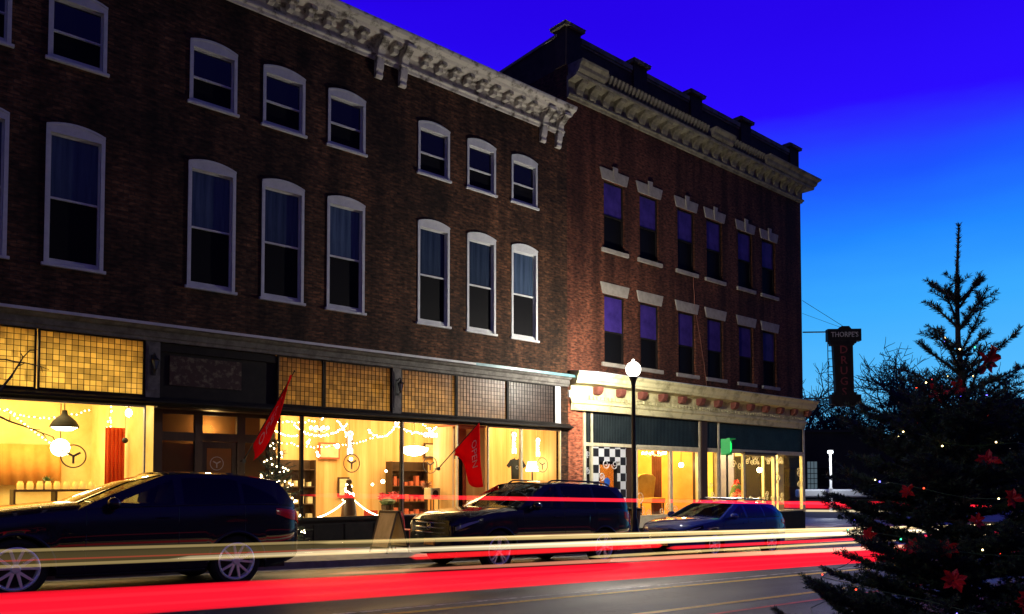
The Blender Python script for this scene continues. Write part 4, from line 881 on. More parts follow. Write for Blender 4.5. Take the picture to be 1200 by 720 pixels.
P2 = dict(L=4.97, W=1.98, axles=(.93, 3.88), wr=.385, rim=.265, spokes=5, spoke=((.16, .014), (-.16, .014)),
    zb=[(0, .30), (.3, .25), (4.3, .27), (4.97, .42)], zs=[(0, .86), (.25, .99), (.9, 1.10), (1.6, 1.16), (3, 1.18), (4.6, 1.19), (4.82, 1.14), (4.97, 1.0)],
    zh=[(0, .92), (.10, 1.03), (.5, 1.13), (1.2, 1.20), (1.7, 1.23), (4.7, 1.22), (4.97, 1.03)], hw=[(0, .66), (.05, .76), (.13, .85), (.3, .92), (.55, .965), (1, .985), (4.2, .985), (4.65, .95), (4.84, .88), (4.93, .80), (4.97, .71)],
    cab=(1.42, 2.30, 4.52, 4.89), roof=[(1.4, 1.6), (2.3, 1.72), (2.9, 1.765), (3.6, 1.765), (4.4, 1.72), (4.7, 1.68), (5, 1.6)], yroof=.68,
    win=[(1.72, 2.62, 'carglass'), (2.73, 3.62, 'carglass'), (3.70, 4.60, 'privacy')], qt=.35, spoil=.10, head=(.03, .55, .72, .95), tail=(4.56, 4.93, .62, .94), doors=(1.55, 2.67, 3.68), handles=(2.44, 3.44), mirror=1.80,
    chrome=False, rails=(2.5, 4.4, .045), grille=(.66, .94, .60), bars_n=3, plate=.52, seats=(2.45, 3.4))
P3 = dict(L=4.58, W=1.84, axles=(.93, 3.60), wr=.335, rim=.225, spokes=6, spoke=((.12, .012), (-.12, .012)),
    zb=[(0, .28), (.3, .22), (4.0, .24), (4.58, .38)], zs=[(0, .68), (.25, .80), (.9, .90), (1.5, .96), (3, .99), (4.3, 1.01), (4.45, .98), (4.58, .86)],
    zh=[(0, .72), (.12, .82), (.5, .93), (1.1, 1.00), (1.5, 1.03), (4.3, 1.03), (4.58, .88)], hw=[(0, .54), (.05, .65), (.15, .77), (.3, .84), (.55, .895), (1, .915), (3.8, .915), (4.2, .88), (4.43, .82), (4.53, .74), (4.58, .63)],
    cab=(1.28, 2.15, 3.98, 4.50), roof=[(1.2, 1.3), (2.15, 1.40), (2.7, 1.445), (3.4, 1.44), (4.0, 1.40), (4.4, 1.34)], yroof=.60,
    win=[(1.58, 2.42, 'carglass'), (2.52, 3.32, 'carglass'), (3.38, 4.10, 'privacy')], qt=.6, spoil=.06, head=(.05, .50, .72, .95), tail=(4.15, 4.54, .68, .95), doors=(1.42, 2.47, 3.34), handles=(2.26, 3.14), mirror=1.64,
    chrome=False, rails=(2.25, 4.0, .085), bars=(2.6, 3.5), grille=(.44, .66, .44), bars_n=5, plate=.34, seats=(2.3, 3.2))
park(.98, 12.42, P1, 'long black crossover with dark wheel arches, nearest car, parked before the yellow lit cafe window', 'car', carpaint('black_car_paint', (.006, .006, .010)))
park(8.88, 12.42, P2, 'dark boxy family car with three chrome grille bars and an amber plate', 'car', carpaint('dark_plum_car_paint', (.008, .007, .016)))
park(15.98, 12.40, P3, 'low blue estate car with roof rails and cross bars, parked farthest down the kerb', 'car', carpaint('deep_blue_car_paint', (.008, .022, .20)))
# ================================================================== STREET FURNITURE
def street_lamp(x, y, label, on=860):
    g = walk(x); T = thing('street_lamp', label, 'street lamp', (0, 0, 0))
    b = MB(); h = 4.62
    b.lathe([(0, 0), (.20, 0), (.20, .05), (.17, .08), (.155, .35), (.17, .40), (.12, .48), (.095, .70), (.10, .74), (.07, .80), (.062, 2.2), (.05, h - .30), (.06, h - .28), (.05, h - .24), (.075, h - .12), (.12, h - .02), (.125, h), (0, h)], n=20)
    b.obj('pole', M['iron'], T, smooth=40)
    b = MB(); b.lathe([(0, h + .003), (.10, h + .003)] + [(.21 * math.cos(a), h + .21 + .215 * math.sin(a)) for a in [R(-62 + 10.5 * i) for i in range(15)]] + [(.05, h + .44), (.04, h + .47), (.0, h + .50)], n=32)
    gm = bpy.data.materials.new('opal_globe_glass'); gm.use_nodes = True; nt = gm.node_tree; N = nt.nodes; N.clear(); o_ = N.new('ShaderNodeOutputMaterial'); ad = N.new('ShaderNodeAddShader'); tr = N.new('ShaderNodeBsdfTransparent'); em = N.new('ShaderNodeEmission')
    em.inputs[0].default_value = (1, .95, .84, 1); em.inputs[1].default_value = 1.6; nt.links.new(tr.outputs[0], ad.inputs[0]); nt.links.new(em.outputs[0], ad.inputs[1]); nt.links.new(ad.outputs[0], o_.inputs[0])
    G = b.obj('globe', gm, T, smooth=60); q = MB(); q.ball((0, 0, h + .20), .08, 14); q.obj('bulb', emis('lamp_bulb_glow', (1, .93, .78), on * 6.8), G, smooth=60)
    b = MB(); b.lathe([(.06, h + .418), (.07, h + .43), (.07, h + .44), (.052, h + .45)], n=20); b.obj('collar', M['iron'], T)
    T.location = (x, y, g); return T
street_lamp(16.76, 13.95, 'black lamp post with a glowing white globe at the kerb outside the cream shopfront')

# tapering wooden litter bin by the lamp
T = thing('litter_bin', 'brown flared wooden litter bin with a dark rim by the lamp post base', 'bin', (0, 0, 0))
b = MB(); n = 12; q0, q1, h = .20, .31, 1.0
for i in range(n):
    a0, a1 = 2 * PI * i / n + .015, 2 * PI * (i + 1) / n - .015
    b.add([(r * math.cos(a), r * math.sin(a), z) for z, rr in ((.03, q0), (h, q1)) for r in (rr, rr - .025) for a in (a0, a1)], [(0, 1, 5, 4), (2, 6, 7, 3), (0, 4, 6, 2), (1, 3, 7, 5), (4, 5, 7, 6), (0, 2, 3, 1)])
b.obj('slatted_body', noisy('varnished_bin_wood', (.18, .075, .03), (.28, .12, .05), 5, .5, .2, stretch=(1, 1, .2)), T)
b = MB(); b.lathe([(.335, h - .02), (.34, h + .03), (.28, h + .06), (.14, h + .075), (.14, h + .04), (.28, h + .02), (.30, h - .02), (.335, h - .02)], n=24); b.obj('rim', M['iron'], T, smooth=40)
b = MB(); b.lathe([(0, .02), (.24, .02), (.27, h - .1), (0, h - .1)], n=20); b.obj('liner', M['iron'], T)
T.location = (17.0, 14.3, walk(17))

# sandwich board
T = thing('sandwich_board', 'wooden folding sandwich board standing open on the pavement before the shop window', 'sign board', (0, 0, 0))
M['ply'] = noisy('worn_pine_board', (.60, .44, .18), (.80, .62, .30), 4, .6, .1, stretch=(1, 1, .3))
for s in (-1, 1):
    b = MB(); L_ = .92; sp = .30; 
    def pp(u, v, w): # u across(y), v up 0..1, w thickness
        return (s * (sp * (1 - v) + .012 + w), u, L_ * v)
    def slab(u0, u1, v0, v1, w0, w1): b.add([pp(u, v, w) for w in (w0, w1) for u, v in ((u0, v0), (u1, v0), (u1, v1), (u0, v1))], [(0, 3, 2, 1), (4, 5, 6, 7), (0, 1, 5, 4), (1, 2, 6, 5), (2, 3, 7, 6), (3, 0, 4, 7)])
    slab(-.30, -.26, 0, 1, 0, .03); slab(.26, .30, 0, 1, 0, .03); slab(-.26, .26, .94, 1, .001, .029); slab(-.26, .26, .10, .15, .001, .029)
    f = b.obj('frame', M['brown'], T, bevel=.003); b = MB(); slab(-.26, .26, .15, .94, .006, .022); b.obj('panel', M['ply'], T)
T.location = (9.62, 14.95, walk(9.6)); T.rotation_euler.z = R(8)

# red metal chair out on the pavement
T = thing('metal_chair', 'red metal chair on the pavement under the shop window beside the sandwich board', 'chair', (0, 0, 0))
M['redmetal'] = mat('red_enamel', (.42, .03, .02), .35)
b = MB(); b.box(-.19, .19, -.19, .19, .44, .462); b.obj('seat', M['redmetal'], T, bevel=.012)
for sx in (-1, 1):
    for sy in (-1, 1): b = MB(); b.tube([(sx * .16, sy * .16, .44), (sx * .20, sy * .20, 0)], .014, 6); b.obj('leg', M['redmetal'], T, smooth=40)
b = MB(); b.tube([(-.17, .17, .45), (-.18, .22, .82), (-.12, .235, .86), (.12, .235, .86), (.18, .22, .82), (.17, .17, .45)], .013, 6); b.box(-.15, .15, .215, .232, .66, .83); b.obj('backrest', M['redmetal'], T)
T.location = (10.62, 15.75, walk(10.6)); T.rotation_euler.z = R(25)

# wall lanterns on the pier panels
def lantern():
    T = thing('wall_lantern', '', 'lantern')
    b = MB(); b.box(-.05, .05, -.02, 0, -.22, .20); b.tube([(0, -.02, .16), (0, -.10, .22), (0, -.16, .20), (0, -.16, .12)], .012, 6); b.tube([(0, -.02, -.16), (0, -.05, -.20), (0, -.16, -.10)], .008, 6); b.obj('bracket', M['iron'], T)
    b = MB(); b.lathe([(.03, -.10), (.075, .07)], (0, -.16, 0), 6); b.obj('glass', mat('blue_grey_lantern_glass', (.05, .10, .14), .1, spec=.8), T)
    b = MB(); b.lathe([(0, .19), (.02, .16), (.03, .13), (.10, .075), (.09, .065), (0, .065)], (0, -.16, 0), 6); b.lathe([(0, -.17), (.02, -.14), (.04, -.10), (0, -.10)], (0, -.16, 0), 6)
    for i in range(6): a = 2 * PI * i / 6; b.tube([(.032 * math.cos(a), -.16 + .032 * math.sin(a), -.10), (.078 * math.cos(a), -.16 + .078 * math.sin(a), .07)], .005, 4)
    b.obj('cage', M['iron'], T); return T
l1 = lantern(); l2 = copy_tree(l1)
for l, x, lab in ((l1, 5.10, 'unlit black wall lantern with bluish glass on the pier beside the boarded transom'), (l2, 10.895, 'unlit black wall lantern on the grey pier between two tiled transoms above the sandwich board')):
    l['label'] = lab; l['group'] = 'wall lanterns on the shopfront piers'; l.location = (x, Y - .072, 2.32)

# red feather flags on slanted poles
def flag(label, foot, tip, spanv, drop, words, ph, k):
    T = thing('flag', label, 'flag', (0, 0, 0), 'red flags angled out from the shopfronts')
    f, t = Vector(foot), Vector(tip); b = MB(); b.tube([f, t], [.016, .010], 6); b.ball(t, .022, 8); b.obj('pole', M['iron'], T)
    b = MB(); b.lathe([(0, -.03), (.05, -.03), (.05, 0), (.025, .015), (.025, .12), (0, .12)], f, 10, 'y'); b.obj('bracket', M['iron'], T)
    # cloth hangs from the upper pole, gathered into folds
    n, m = 22, 14; vs = []
    for i in range(n + 1):
        u = i / n; a = t.lerp(f, .02 + u * spanv)
        for j in range(m + 1):
            v = j / m; dl = drop(u) * v; fold = .05 * math.sin(v * 5.2 + u * 4 + ph) * (v ** .7) * (1 - .3 * u); fold2 = .03 * math.sin(u * 9 + v * 3 + ph) * v
            vs.append((a.x + k * v * .12 * (1 - u) + fold, a.y + fold2 * .8 + .5 * fold, a.z - dl))
    cl = MB(); cl.add(vs, [(i * (m + 1) + j, (i + 1) * (m + 1) + j, (i + 1) * (m + 1) + j + 1, i * (m + 1) + j + 1) for i in range(n) for j in range(m)])
    o = cl.obj('cloth', M['redcloth'], T, smooth=80); s = o.modifiers.new('thickness', 'SOLIDIFY'); s.thickness = .004
    # lettering sewn along the cloth
    tb = text_mb(words, .23, .002, spacing=.9); ys = [v[2] for v in tb.v]; xsz = [v[0] for v in tb.v]; lo, hi = min(xsz), max(xsz); q = MB(); out = []
    P = lambda i, j: Vector(vs[max(0, min(n, i)) * (m + 1) + max(0, min(m, j))])
    for v in tb.v:
        if k > 0: w = .20 + .46 * (v[0] - lo) / (hi - lo); u = .24 - v[2] / .85
        else: u = .86 - .60 * (v[0] - lo) / (hi - lo); w = .48 - v[2] / (drop(u) + .01)
        fi, fj = u * n, max(0, min(1, w)) * m; i, j = int(fi), int(fj); a, c = fi - i, fj - j
        p = P(i, j) * (1 - a) * (1 - c) + P(i + 1, j) * a * (1 - c) + P(i, j + 1) * (1 - a) * c + P(i + 1, j + 1) * a * c
        nr = (P(i + 1, j) - P(i, j)).cross(P(i, j + 1) - P(i, j)); nr = nr.normalized() if nr.length > 1e-9 else Vector((0, -1, 0))
        if nr.y > 0: nr = -nr
        out.append(p + nr * (.008 + (v[1] + .002) * .5))
    q.add(out, tb.f); q.obj('lettering', M['decalw'], T); return T
flag('red flag lettered OPEN hanging in a narrow fold beside the dark doorway', (6.95, Y - .16, .42), (7.72, 15.75, 2.34), .78, lambda u: .42 * math.sin(PI * min(1, .06 + u * .85)) + .26 * u, 'OPEN', .4, -.5)
flag('red flag lettered OPEN hanging long beside the red painted doorway and the T-shirt window', (12.1, Y - .16, .30), (12.88, 15.8, 1.52), .58, crv([(0, 1.66), (.25, 1.50), (.5, 1.22), (.68, .62), (.85, .30), (1, .14)]), 'OPEN', 1.6, .9)

# green-lit pedestrian signal on a slim post
T = thing('signal_post', 'slim post topped by a signal box glowing green on the pavement by the corner shop', 'signal', (0, 0, 0))
b = MB(); b.tube([(0, 0, 0), (0, 0, 2.75)], .035, 8); b.lathe([(0, 0), (.10, 0), (.10, .03), (.04, .10)], n=12); b.obj('post', M['iron'], T, smooth=40)
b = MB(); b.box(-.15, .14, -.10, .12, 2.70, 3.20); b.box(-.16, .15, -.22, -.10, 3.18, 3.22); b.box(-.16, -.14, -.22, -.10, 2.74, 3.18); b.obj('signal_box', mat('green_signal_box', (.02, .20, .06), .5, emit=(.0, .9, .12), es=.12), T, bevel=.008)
b = MB(); b.lathe([(0, -.115), (.09, -.112), (.13, -.101)], (-.02, 0, 2.96), 20, 'y'); b.v = [(v[0], v[1], 2.96 + (v[2] - 2.96) * 1.5) for v in b.v]; b.obj('lens', emis('green_signal_light', (.01, 1, .12), 2.2), T, smooth=40)
T.location = (21.25, 13.98, walk(21.2))
# ================================================================== SHOP CONTENTS
def bulbs_along(name, pts, n, label, cat='string lights', r=.018, m='warmbulb', jitter=.0, group=None, seed=1, wire=True):
    rnd = random.Random(seed); P = [Vector(p) for p in pts]; L_ = [0]
    for i in range(1, len(P)): L_.append(L_[-1] + (P[i] - P[i - 1]).length)
    T = thing(name, label, cat, (0, 0, 0), group)
    if wire: b = MB(); b.tube(P, .004, 4); b.obj('wire', M['dark'], T)
    me = None
    for k in range(n):
        s = L_[-1] * (k + .5) / n; i = max(j for j in range(len(P) - 1) if L_[j] <= s); q = P[i].lerp(P[i + 1], (s - L_[i]) / max(1e-6, L_[i + 1] - L_[i])) + Vector([rnd.uniform(-jitter, jitter) for _ in range(3)])
        if me is None: b = MB(); b.ball((0, 0, 0), r, 6); me = b.mesh('bulb', M[m], 60)
        o = bpy.data.objects.new('bulb', me); C.objects.link(o); o.parent = T; o.location = q
    return T
def swag(p, q, sag, n=10): p, q = Vector(p), Vector(q); return [p.lerp(q, i / n) - Vector((0, 0, sag * 4 * (i / n) * (1 - i / n))) for i in range(n + 1)]
M['opal'] = emis('opal_lamp_glow', (1, .82, .48), 20); M['neon'] = emis('white_neon', (1, .92, .80), 7); M['neonred'] = emis('red_neon', (1, .08, .05), 2)
M['tee'] = noisy('olive_tshirt_cotton', (.035, .03, .016), (.06, .05, .028), 6, .9, .1); M['greenleaf'] = noisy('dark_green_leaves', (.03, .07, .02), (.07, .13, .04), 8, .5, .1)
# cafe
T = thing('pendant_lamp', 'black dome pendant lamp hanging inside the yellow lit cafe window', 'lamp')
b = MB(); b.lathe([(.28, 1.13), (.275, 1.17), (.22, 1.27), (.13, 1.36), (.06, 1.41), (.05, 1.50), (.0, 1.51)], (4.05, 19, 0), 28); b.obj('shade', M['dark'], T, smooth=50)
b = MB(); b.lathe([(0, 1.06), (.14, 1.07), (.23, 1.12), (.262, 1.145)], (4.05, 19, 0), 24); b.obj('diffuser', M['opal'], T, smooth=50)
b = MB(); b.tube([(4.05, 19, 1.5), (4.05, 19, 2.82)], .01, 5); b.obj('cord', M['dark'], T)
T = thing('globe_lamp', 'round glowing globe lamp hung deeper in the cafe behind the pendant', 'lamp'); b = MB(); b.ball((4.25, 20.3, .75), .20, 16); b.obj('globe', M['opal'], T, smooth=60); b = MB(); b.tube([(4.25, 20.3, .94), (4.25, 20.3, 2.82)], .01, 5); b.obj('cord', M['dark'], T)
T = thing('spot_lamp', 'small white spot lamp at the top corner of the cafe window', 'lamp'); b = MB(); b.ball((4.78, 17.05, 1.36), .065, 10, sc=(1, 1, 1.3)); b.obj('bulb', emis('cold_white_bulb', (.92, .97, 1), 22), T); b = MB(); b.tube([(4.78, 17.05, 1.44), (4.78, 17.05, 2.8)], .012, 5); b.obj('stem', M['dark'], T)
bulbs_along('string_lights', swag((3.0, 19.2, 1.5), (4.2, 19.2, .55), .05), 18, 'warm fairy lights slanting across the back of the cafe')
bulbs_along('string_lights', [(4.95, 19, 2.6), (4.93, 19, 1.2), (4.97, 19, .75)], 34, 'thick vertical cluster of fairy lights hanging beside the red cafe curtain', jitter=.05, seed=3)
T = thing('shelf_unit', 'low dark shelf unit with open bays inside the cafe', 'shelves')
b = MB(); b.box(3.22, 4.9, 19.45, 19.9, -.24, -.19); b.obj('top', M['brown'], T)
for z in (-.60, -1.0): b = MB(); b.box(3.26, 4.86, 19.47, 19.88, z - .02, z + .02); b.obj('shelf', M['brown'], T)
for x in (3.24, 4.02, 4.86): b = MB(); b.box(x - .02, x + .02, 19.46, 19.89, -1.55, -.241); b.obj('upright', M['brown'], T)
M['honey'] = mat('honey_glass', (.75, .42, .08), .15, emit=(1, .6, .15), es=.5)
jr = None
for i in range(9):
    if jr is None: b = MB(); b.lathe([(0, 0), (.06, 0), (.065, .02), (.065, .13), (.045, .16), (.045, .18), (0, .18)], n=14); me = b.mesh('honey_jar', M['honey'], 40); jr = 1
    o = bpy.data.objects.new('honey_jar', me); C.objects.link(o); o.location = (3.36 + i * .175 + random.uniform(-.02, .02), 19.6 + random.uniform(-.06, .06), -.19); tag(o, 'glowing amber jar in the row along the top of the low cafe shelf unit', 'jar', 'amber jars on the cafe shelf unit')
T = thing('plant_pot', 'small dark leafy plant standing behind the amber jars in the cafe', 'plant'); b = MB(); b.lathe([(0, -.19), (.07, -.19), (.09, -.05), (0, -.05)], (3.9, 19.80, 0), 12); b.obj('pot', M['brown'], T)
b = MB(); rnd = random.Random(5)
for i in range(40):
    a, e = rnd.uniform(0, 6.28), rnd.uniform(.2, 1.4); p = Vector((3.9, 19.80, -.06)); d = Vector((math.cos(a) * math.cos(e), math.sin(a) * math.cos(e), math.sin(e))); s = d.cross(Vector((0, 0, 1))).normalized() * .02; l = rnd.uniform(.10, .22); b.add([p, p + d * l * .5 + s, p + d * l, p + d * l * .5 - s], [(0, 1, 2, 3)])
b.obj('leaves', M['greenleaf'], T)
def drape(name, label, cat, x0, x1, y, z0, z1, m, folds=5):
    b = MB(); n = folds * 8; vs = []
    for i in range(n + 1): x = x0 + (x1 - x0) * i / n; d = .035 * math.sin(2 * PI * i / 8); vs += [(x, y + d * .5, z1), (x, y + d, z0)]
    b.add(vs, [(2 * i, 2 * i + 2, 2 * i + 3, 2 * i + 1) for i in range(n)]); o = b.obj(name, m, smooth=80); tag(o, label, cat); s = o.modifiers.new('thickness', 'SOLIDIFY'); s.thickness = .006; return o
drape('curtain', 'red curtain hanging at the end of the cafe by the entry', 'curtain', 4.75, 5.14, 18.6, -.9, 1.15, through('orange_red_curtain_cloth', (.85, .16, .05), .4))
M['orangecloth'] = noisy('orange_banner_cloth', (.62, .24, .04), (.74, .34, .07), 2, .8, .1)
drape('wall_hanging', 'broad orange wall hanging low on the back wall of the cafe', 'wall hanging', 2.9, 4.5, 21.4, -.1, .85, M['orangecloth'], 6)
bulbs_along('string_lights', swag((2.6, 20.8, 1.9), (5.0, 20.8, 1.7), .35), 26, 'fairy light swag high across the far wall of the cafe', jitter=.02, seed=71)
T = thing('round_ornament', 'small round dark ornament hanging by the red cafe curtain', 'ornament'); b = MB(); b.ball((4.82, 17.4, .82), .06, 12); b.obj('ball', M['brown'], T); b = MB(); b.tube([(4.82, 17.4, .87), (4.82, 17.4, 2.8)], .004, 4); b.obj('cord', M['dark'], T)
# gift shop: swagged fairy lights, chandeliers, glowing words
M['warm3'] = emis('warm_fairy_bulb', (1, .80, .45), 26)
for i, (a, c, sag) in enumerate((((8.45, 17.3, 1.30), (9.9, 17.3, 1.40), .28), ((9.62, 17.3, 1.46), (9.95, 17.3, .95), -.03), ((10.45, 17.3, 1.30), (11.45, 17.3, 1.62), .34), ((8.0, 17.5, 1.25), (8.7, 17.5, 1.1), .12))):
    bulbs_along('string_lights', swag(a, c, sag), (34, 14, 34, 14)[i], ('long sagging swag of fairy lights at the chandelier end of the big shop window', 'short drop of fairy lights beside the upright glowing word sign', 'deep swag of fairy lights rising to the grey pier in the big shop window', 'short swag of fairy lights at the narrow pane by the small lit spruce')[i], jitter=.022, seed=20 + i, m='warm3', group='fairy light swags in the gift shop')
def chandelier(label, c, r, n, m='warmbulb2', drop=2.8):
    T = thing('chandelier', label, 'chandelier'); c = Vector(c)
    b = MB(); b.lathe([(0, -.10), (.03, -.06), (.035, .05), (.015, .10), (.012, drop - c.z)], c, 10)
    for i in range(n):
        a = 2 * PI * i / n; d = Vector((math.cos(a), math.sin(a), 0)); b.tube([c, c + d * r * .5 - Vector((0, 0, .05)), c + d * r + Vector((0, 0, .02))], .008, 5)
    b.obj('arms', M['chrome'], T, smooth=40); me = None
    for i in range(n):
        a = 2 * PI * i / n; p = c + Vector((math.cos(a), math.sin(a), 0)) * r + Vector((0, 0, .06))
        if me is None: q = MB(); q.ball((0, 0, 0), .032, 8, sc=(1, 1, 1.5)); me = q.mesh('bulb', M[m], 60)
        o = bpy.data.objects.new('bulb', me); C.objects.link(o); o.parent = T; o.location = p
    return T
chandelier('cluster chandelier of bright bulbs behind the big shop window with the fairy light swags', (9.5, 18.0, 1.25), .22, 8)
T = thing('bowl_lamp', 'wide glowing white bowl lamp hung behind the window under the word sign', 'lamp'); b = MB(); b.lathe([(0, .66), (.2, .70), (.36, .80), (.40, .88), (.2, .93), (0, .95)], (12.35, 18, 0), 24); b.obj('bowl', M['opal'], T, smooth=60); b = MB(); b.tube([(12.35, 18, .94), (12.35, 18, 2.8)], .012, 5); b.obj('rod', M['chrome'], T)
def wordsign(label, word, x, y, z, size, vertical):
    T = thing('word_sign', label, 'lit sign'); t = '\n'.join(word) if vertical else word
    tb = text_mb(t, size, .012, spacing=.72 if vertical else 1.); zs = [v[2] for v in tb.v]; zc = (max(zs) + min(zs)) / 2; tb.v = [(v[0] + x, v[1] + y, v[2] - zc + z) for v in tb.v]; tb.obj('lettering', M['neon'], T)
    xs_ = [v[0] for v in tb.v]; zs = [v[2] for v in tb.v]; b = MB(); b.box(min(xs_) - .02, max(xs_) + .02, y + .02, y + .032, min(zs) - .02, max(zs) + .02); b.obj('backboard', M['wallB'], T)
    b = MB(); b.tube([(x, y + .028, max(zs) + .02), (x, y + .028, 2.8)], .004, 4); b.obj('cord', M['dark'], T)
wordsign('upright glowing OPEN sign hung above the round logo in the big shop window', 'OPEN', 9.86, 17.1, .92, .20, True)
wordsign('level glowing OPEN sign hung high in the window left of the red doorway', 'OPEN', 12.25, 17.1, 1.20, .17, False)
wordsign('upright glowing OPEN sign hung above the dark T-shirt', 'OPEN', 15.26, 17.15, 1.09, .215, True)
wordsign('upright glowing OPEN sign hung above the lit logo in the last shop window', 'OPEN', 16.21, 17.15, .99, .19, True)
# dark cone figure wound with lights, with two trailing strands
T = thing('cone_figure', 'brown cone shaped figure wound with fairy lights on the window display', 'ornament'); b = MB(); b.lathe([(0, -.925), (.20, -.925), (.17, -.6), (.10, -.3), (.06, -.12), (0, -.10)], (9.95, 17.3, 0), 20); b.obj('body', M['brown'], T, smooth=40); b = MB(); b.ball((9.95, 17.3, -.03), .075, 12); b.obj('head', M['brown'], T, smooth=60)
hel = [(9.95 + (.085 + .05 * t) * math.cos(9 * t), 17.3 + (.085 + .05 * t) * math.sin(9 * t), -.12 - .38 * t) for t in [i / 24 for i in range(25)]]
bulbs_along('string_lights', hel, 44, 'knot of fairy lights wound round the brown cone figure', jitter=.02, seed=31, m='warm3')
bulbs_along('string_lights', swag((9.85, 17.25, -.48), (9.05, 17.2, -.88), .06), 20, 'strand of fairy lights trailing from the cone figure towards the narrow pane', seed=32, m='warm3')
bulbs_along('string_lights', swag((10.03, 17.25, -.45), (10.75, 17.2, -.89), .06), 18, 'strand of fairy lights trailing from the cone figure towards the poinsettia', seed=33, m='warm3')
def blossom(c, r, d=(0, -.7, .7), n=9, seed=1, lift=0):
    """layered pointed petals round an axis d"""
    rnd = random.Random(seed); d = Vector(d).normalized(); u = d.cross(Vector((0, 0, 1))); u = u.normalized() if u.length > .01 else Vector((1, 0, 0)); v = d.cross(u); b = MB(); c = Vector(c)
    for ring, (k, rr, up) in enumerate(((n, 1., .12), (max(5, n - 3), .62, .4))):
        for i in range(k):
            a = 2 * PI * i / k + ring * .4 + rnd.uniform(-.15, .15); e = u * math.cos(a) + v * math.sin(a); w = d.cross(e); l = r * rr * rnd.uniform(.8, 1.1); wd = l * .24; dz = up + (lift * (1.3 - ring) * rnd.uniform(-.5, 1.4) if lift else 0) + rnd.uniform(-.15, .15)
            p = [c + e * l * .08, c + e * l * .35 + w * wd + d * l * dz * .5, c + e * l * .65 + w * wd * .9 + d * l * dz * .8, c + e * l + d * l * dz * .6, c + e * l * .65 - w * wd * .9 + d * l * dz * .8, c + e * l * .35 - w * wd + d * l * dz * .5, c + e * l * .45 + d * l * (dz * .5 - .06)]
            b.add(p, [(0, 1, 6), (1, 2, 6), (2, 3, 6), (3, 4, 6), (4, 5, 6), (5, 0, 6)])
    return b
T = thing('poinsettia_pot', 'red poinsettia in a dark pot in the window above the sandwich board', 'plant'); b = MB(); b.lathe([(0, -.925), (.13, -.925), (.17, -.62), (0, -.62)], (11.0, 17.2, 0), 16); b.obj('pot', M['brown'], T)
b = MB()
for i in range(7): q = blossom((11.0 + random.uniform(-.24, .24), 17.2 + random.uniform(-.1, .1), -.44 + random.uniform(-.05, .08)), .14, (random.uniform(-.3, .3), -.6, .8), 8, i); b.add(q.v, q.f)
b.obj('bracts', M['red'], T)
b = MB(); b.lathe([(.14, -.62), (.22, -.52), (.05, -.42)], (11.0, 17.2, 0), 9); b.obj('leaves', M['greenleaf'], T)
T = thing('spiky_ornament', 'rust brown starburst ornament hanging in the window left of the red doorway', 'ornament'); b = MB(); rnd = random.Random(9)
for i in range(150): d = Vector((rnd.gauss(0, 1), rnd.gauss(0, 1), rnd.gauss(0, 1))).normalized(); s = d.orthogonal().normalized() * .012; p = Vector((12.5, 17.6, -.12)); b.add([p + s, p - s, p + d * .19], [(0, 1, 2)])
b.obj('spikes', mat('rust_brown', (.20, .06, .02), .7), T); b = MB(); b.tube([(12.5, 17.6, -.1), (12.5, 17.6, 2.8)], .004, 4); b.obj('cord', M['dark'], T)
T = thing('side_table', 'small pale side table with a dark disc in the window left of the red doorway', 'table'); b = MB(); b.box(12.3, 12.62, 17.15, 17.45, -.50, -.20); b.obj('box_top', M['cream'], T, bevel=.01); b = MB(); b.lathe([(.09, 0), (.09, .01), (0, .012)], (12.46, 17.138, -.35), 16, 'y'); b.obj('disc', M['dark'], T)
for x, y in ((12.33, 17.18), (12.59, 17.18), (12.33, 17.42), (12.59, 17.42)): b = MB(); b.tube([(x, y, -.5), (x, y, -.925)], .014, 6); b.obj('leg', M['iron'], T)
T = thing('hanging_tshirt', 'dark olive T-shirt hanging in the window beside the red flag', 'T-shirt')
b = MB(); b.prism([(15.30, .03), (15.68, .03), (15.69, .44), (15.78, .36), (15.87, .43), (15.74, .60), (15.58, .645), (15.54, .61), (15.46, .61), (15.42, .645), (15.26, .60), (15.11, .43), (15.20, .36), (15.29, .44)], 17.30, 17.335); o = b.obj('cloth', M['tee'], T, bevel=.01)
b = MB(); b.tube([(15.3, 17.317, .60), (15.5, 17.317, .68), (15.7, 17.317, .60)], .006, 5); b.tube([(15.5, 17.317, .68), (15.5, 17.317, 2.8)], .004, 4); b.obj('hanger', M['chrome'], T)
b = MB(); b.lathe([(.05, 0), (.05, .004), (.043, .004), (.043, 0), (.05, 0)], (15.5, 17.294, .38), 18, 'y'); b.obj('chest_print', M['decalw'], T)
T = thing('table_lamp', 'fiercely glowing table lamp behind the logo of the last shop window', 'lamp'); b = MB(); b.lathe([(.20, .28), (.13, .56), (.0, .56)], (16.25, 17.45, 0), 24); b.obj('shade', emis('glowing_lamp_shade', (1, .80, .42), 14), T, smooth=40); b = MB(); b.lathe([(0, -.925), (.12, -.925), (.11, -.88), (.03, -.8), (.025, .30), (0, .30)], (16.25, 17.45, 0), 14); b.obj('stand', M['brown'], T)
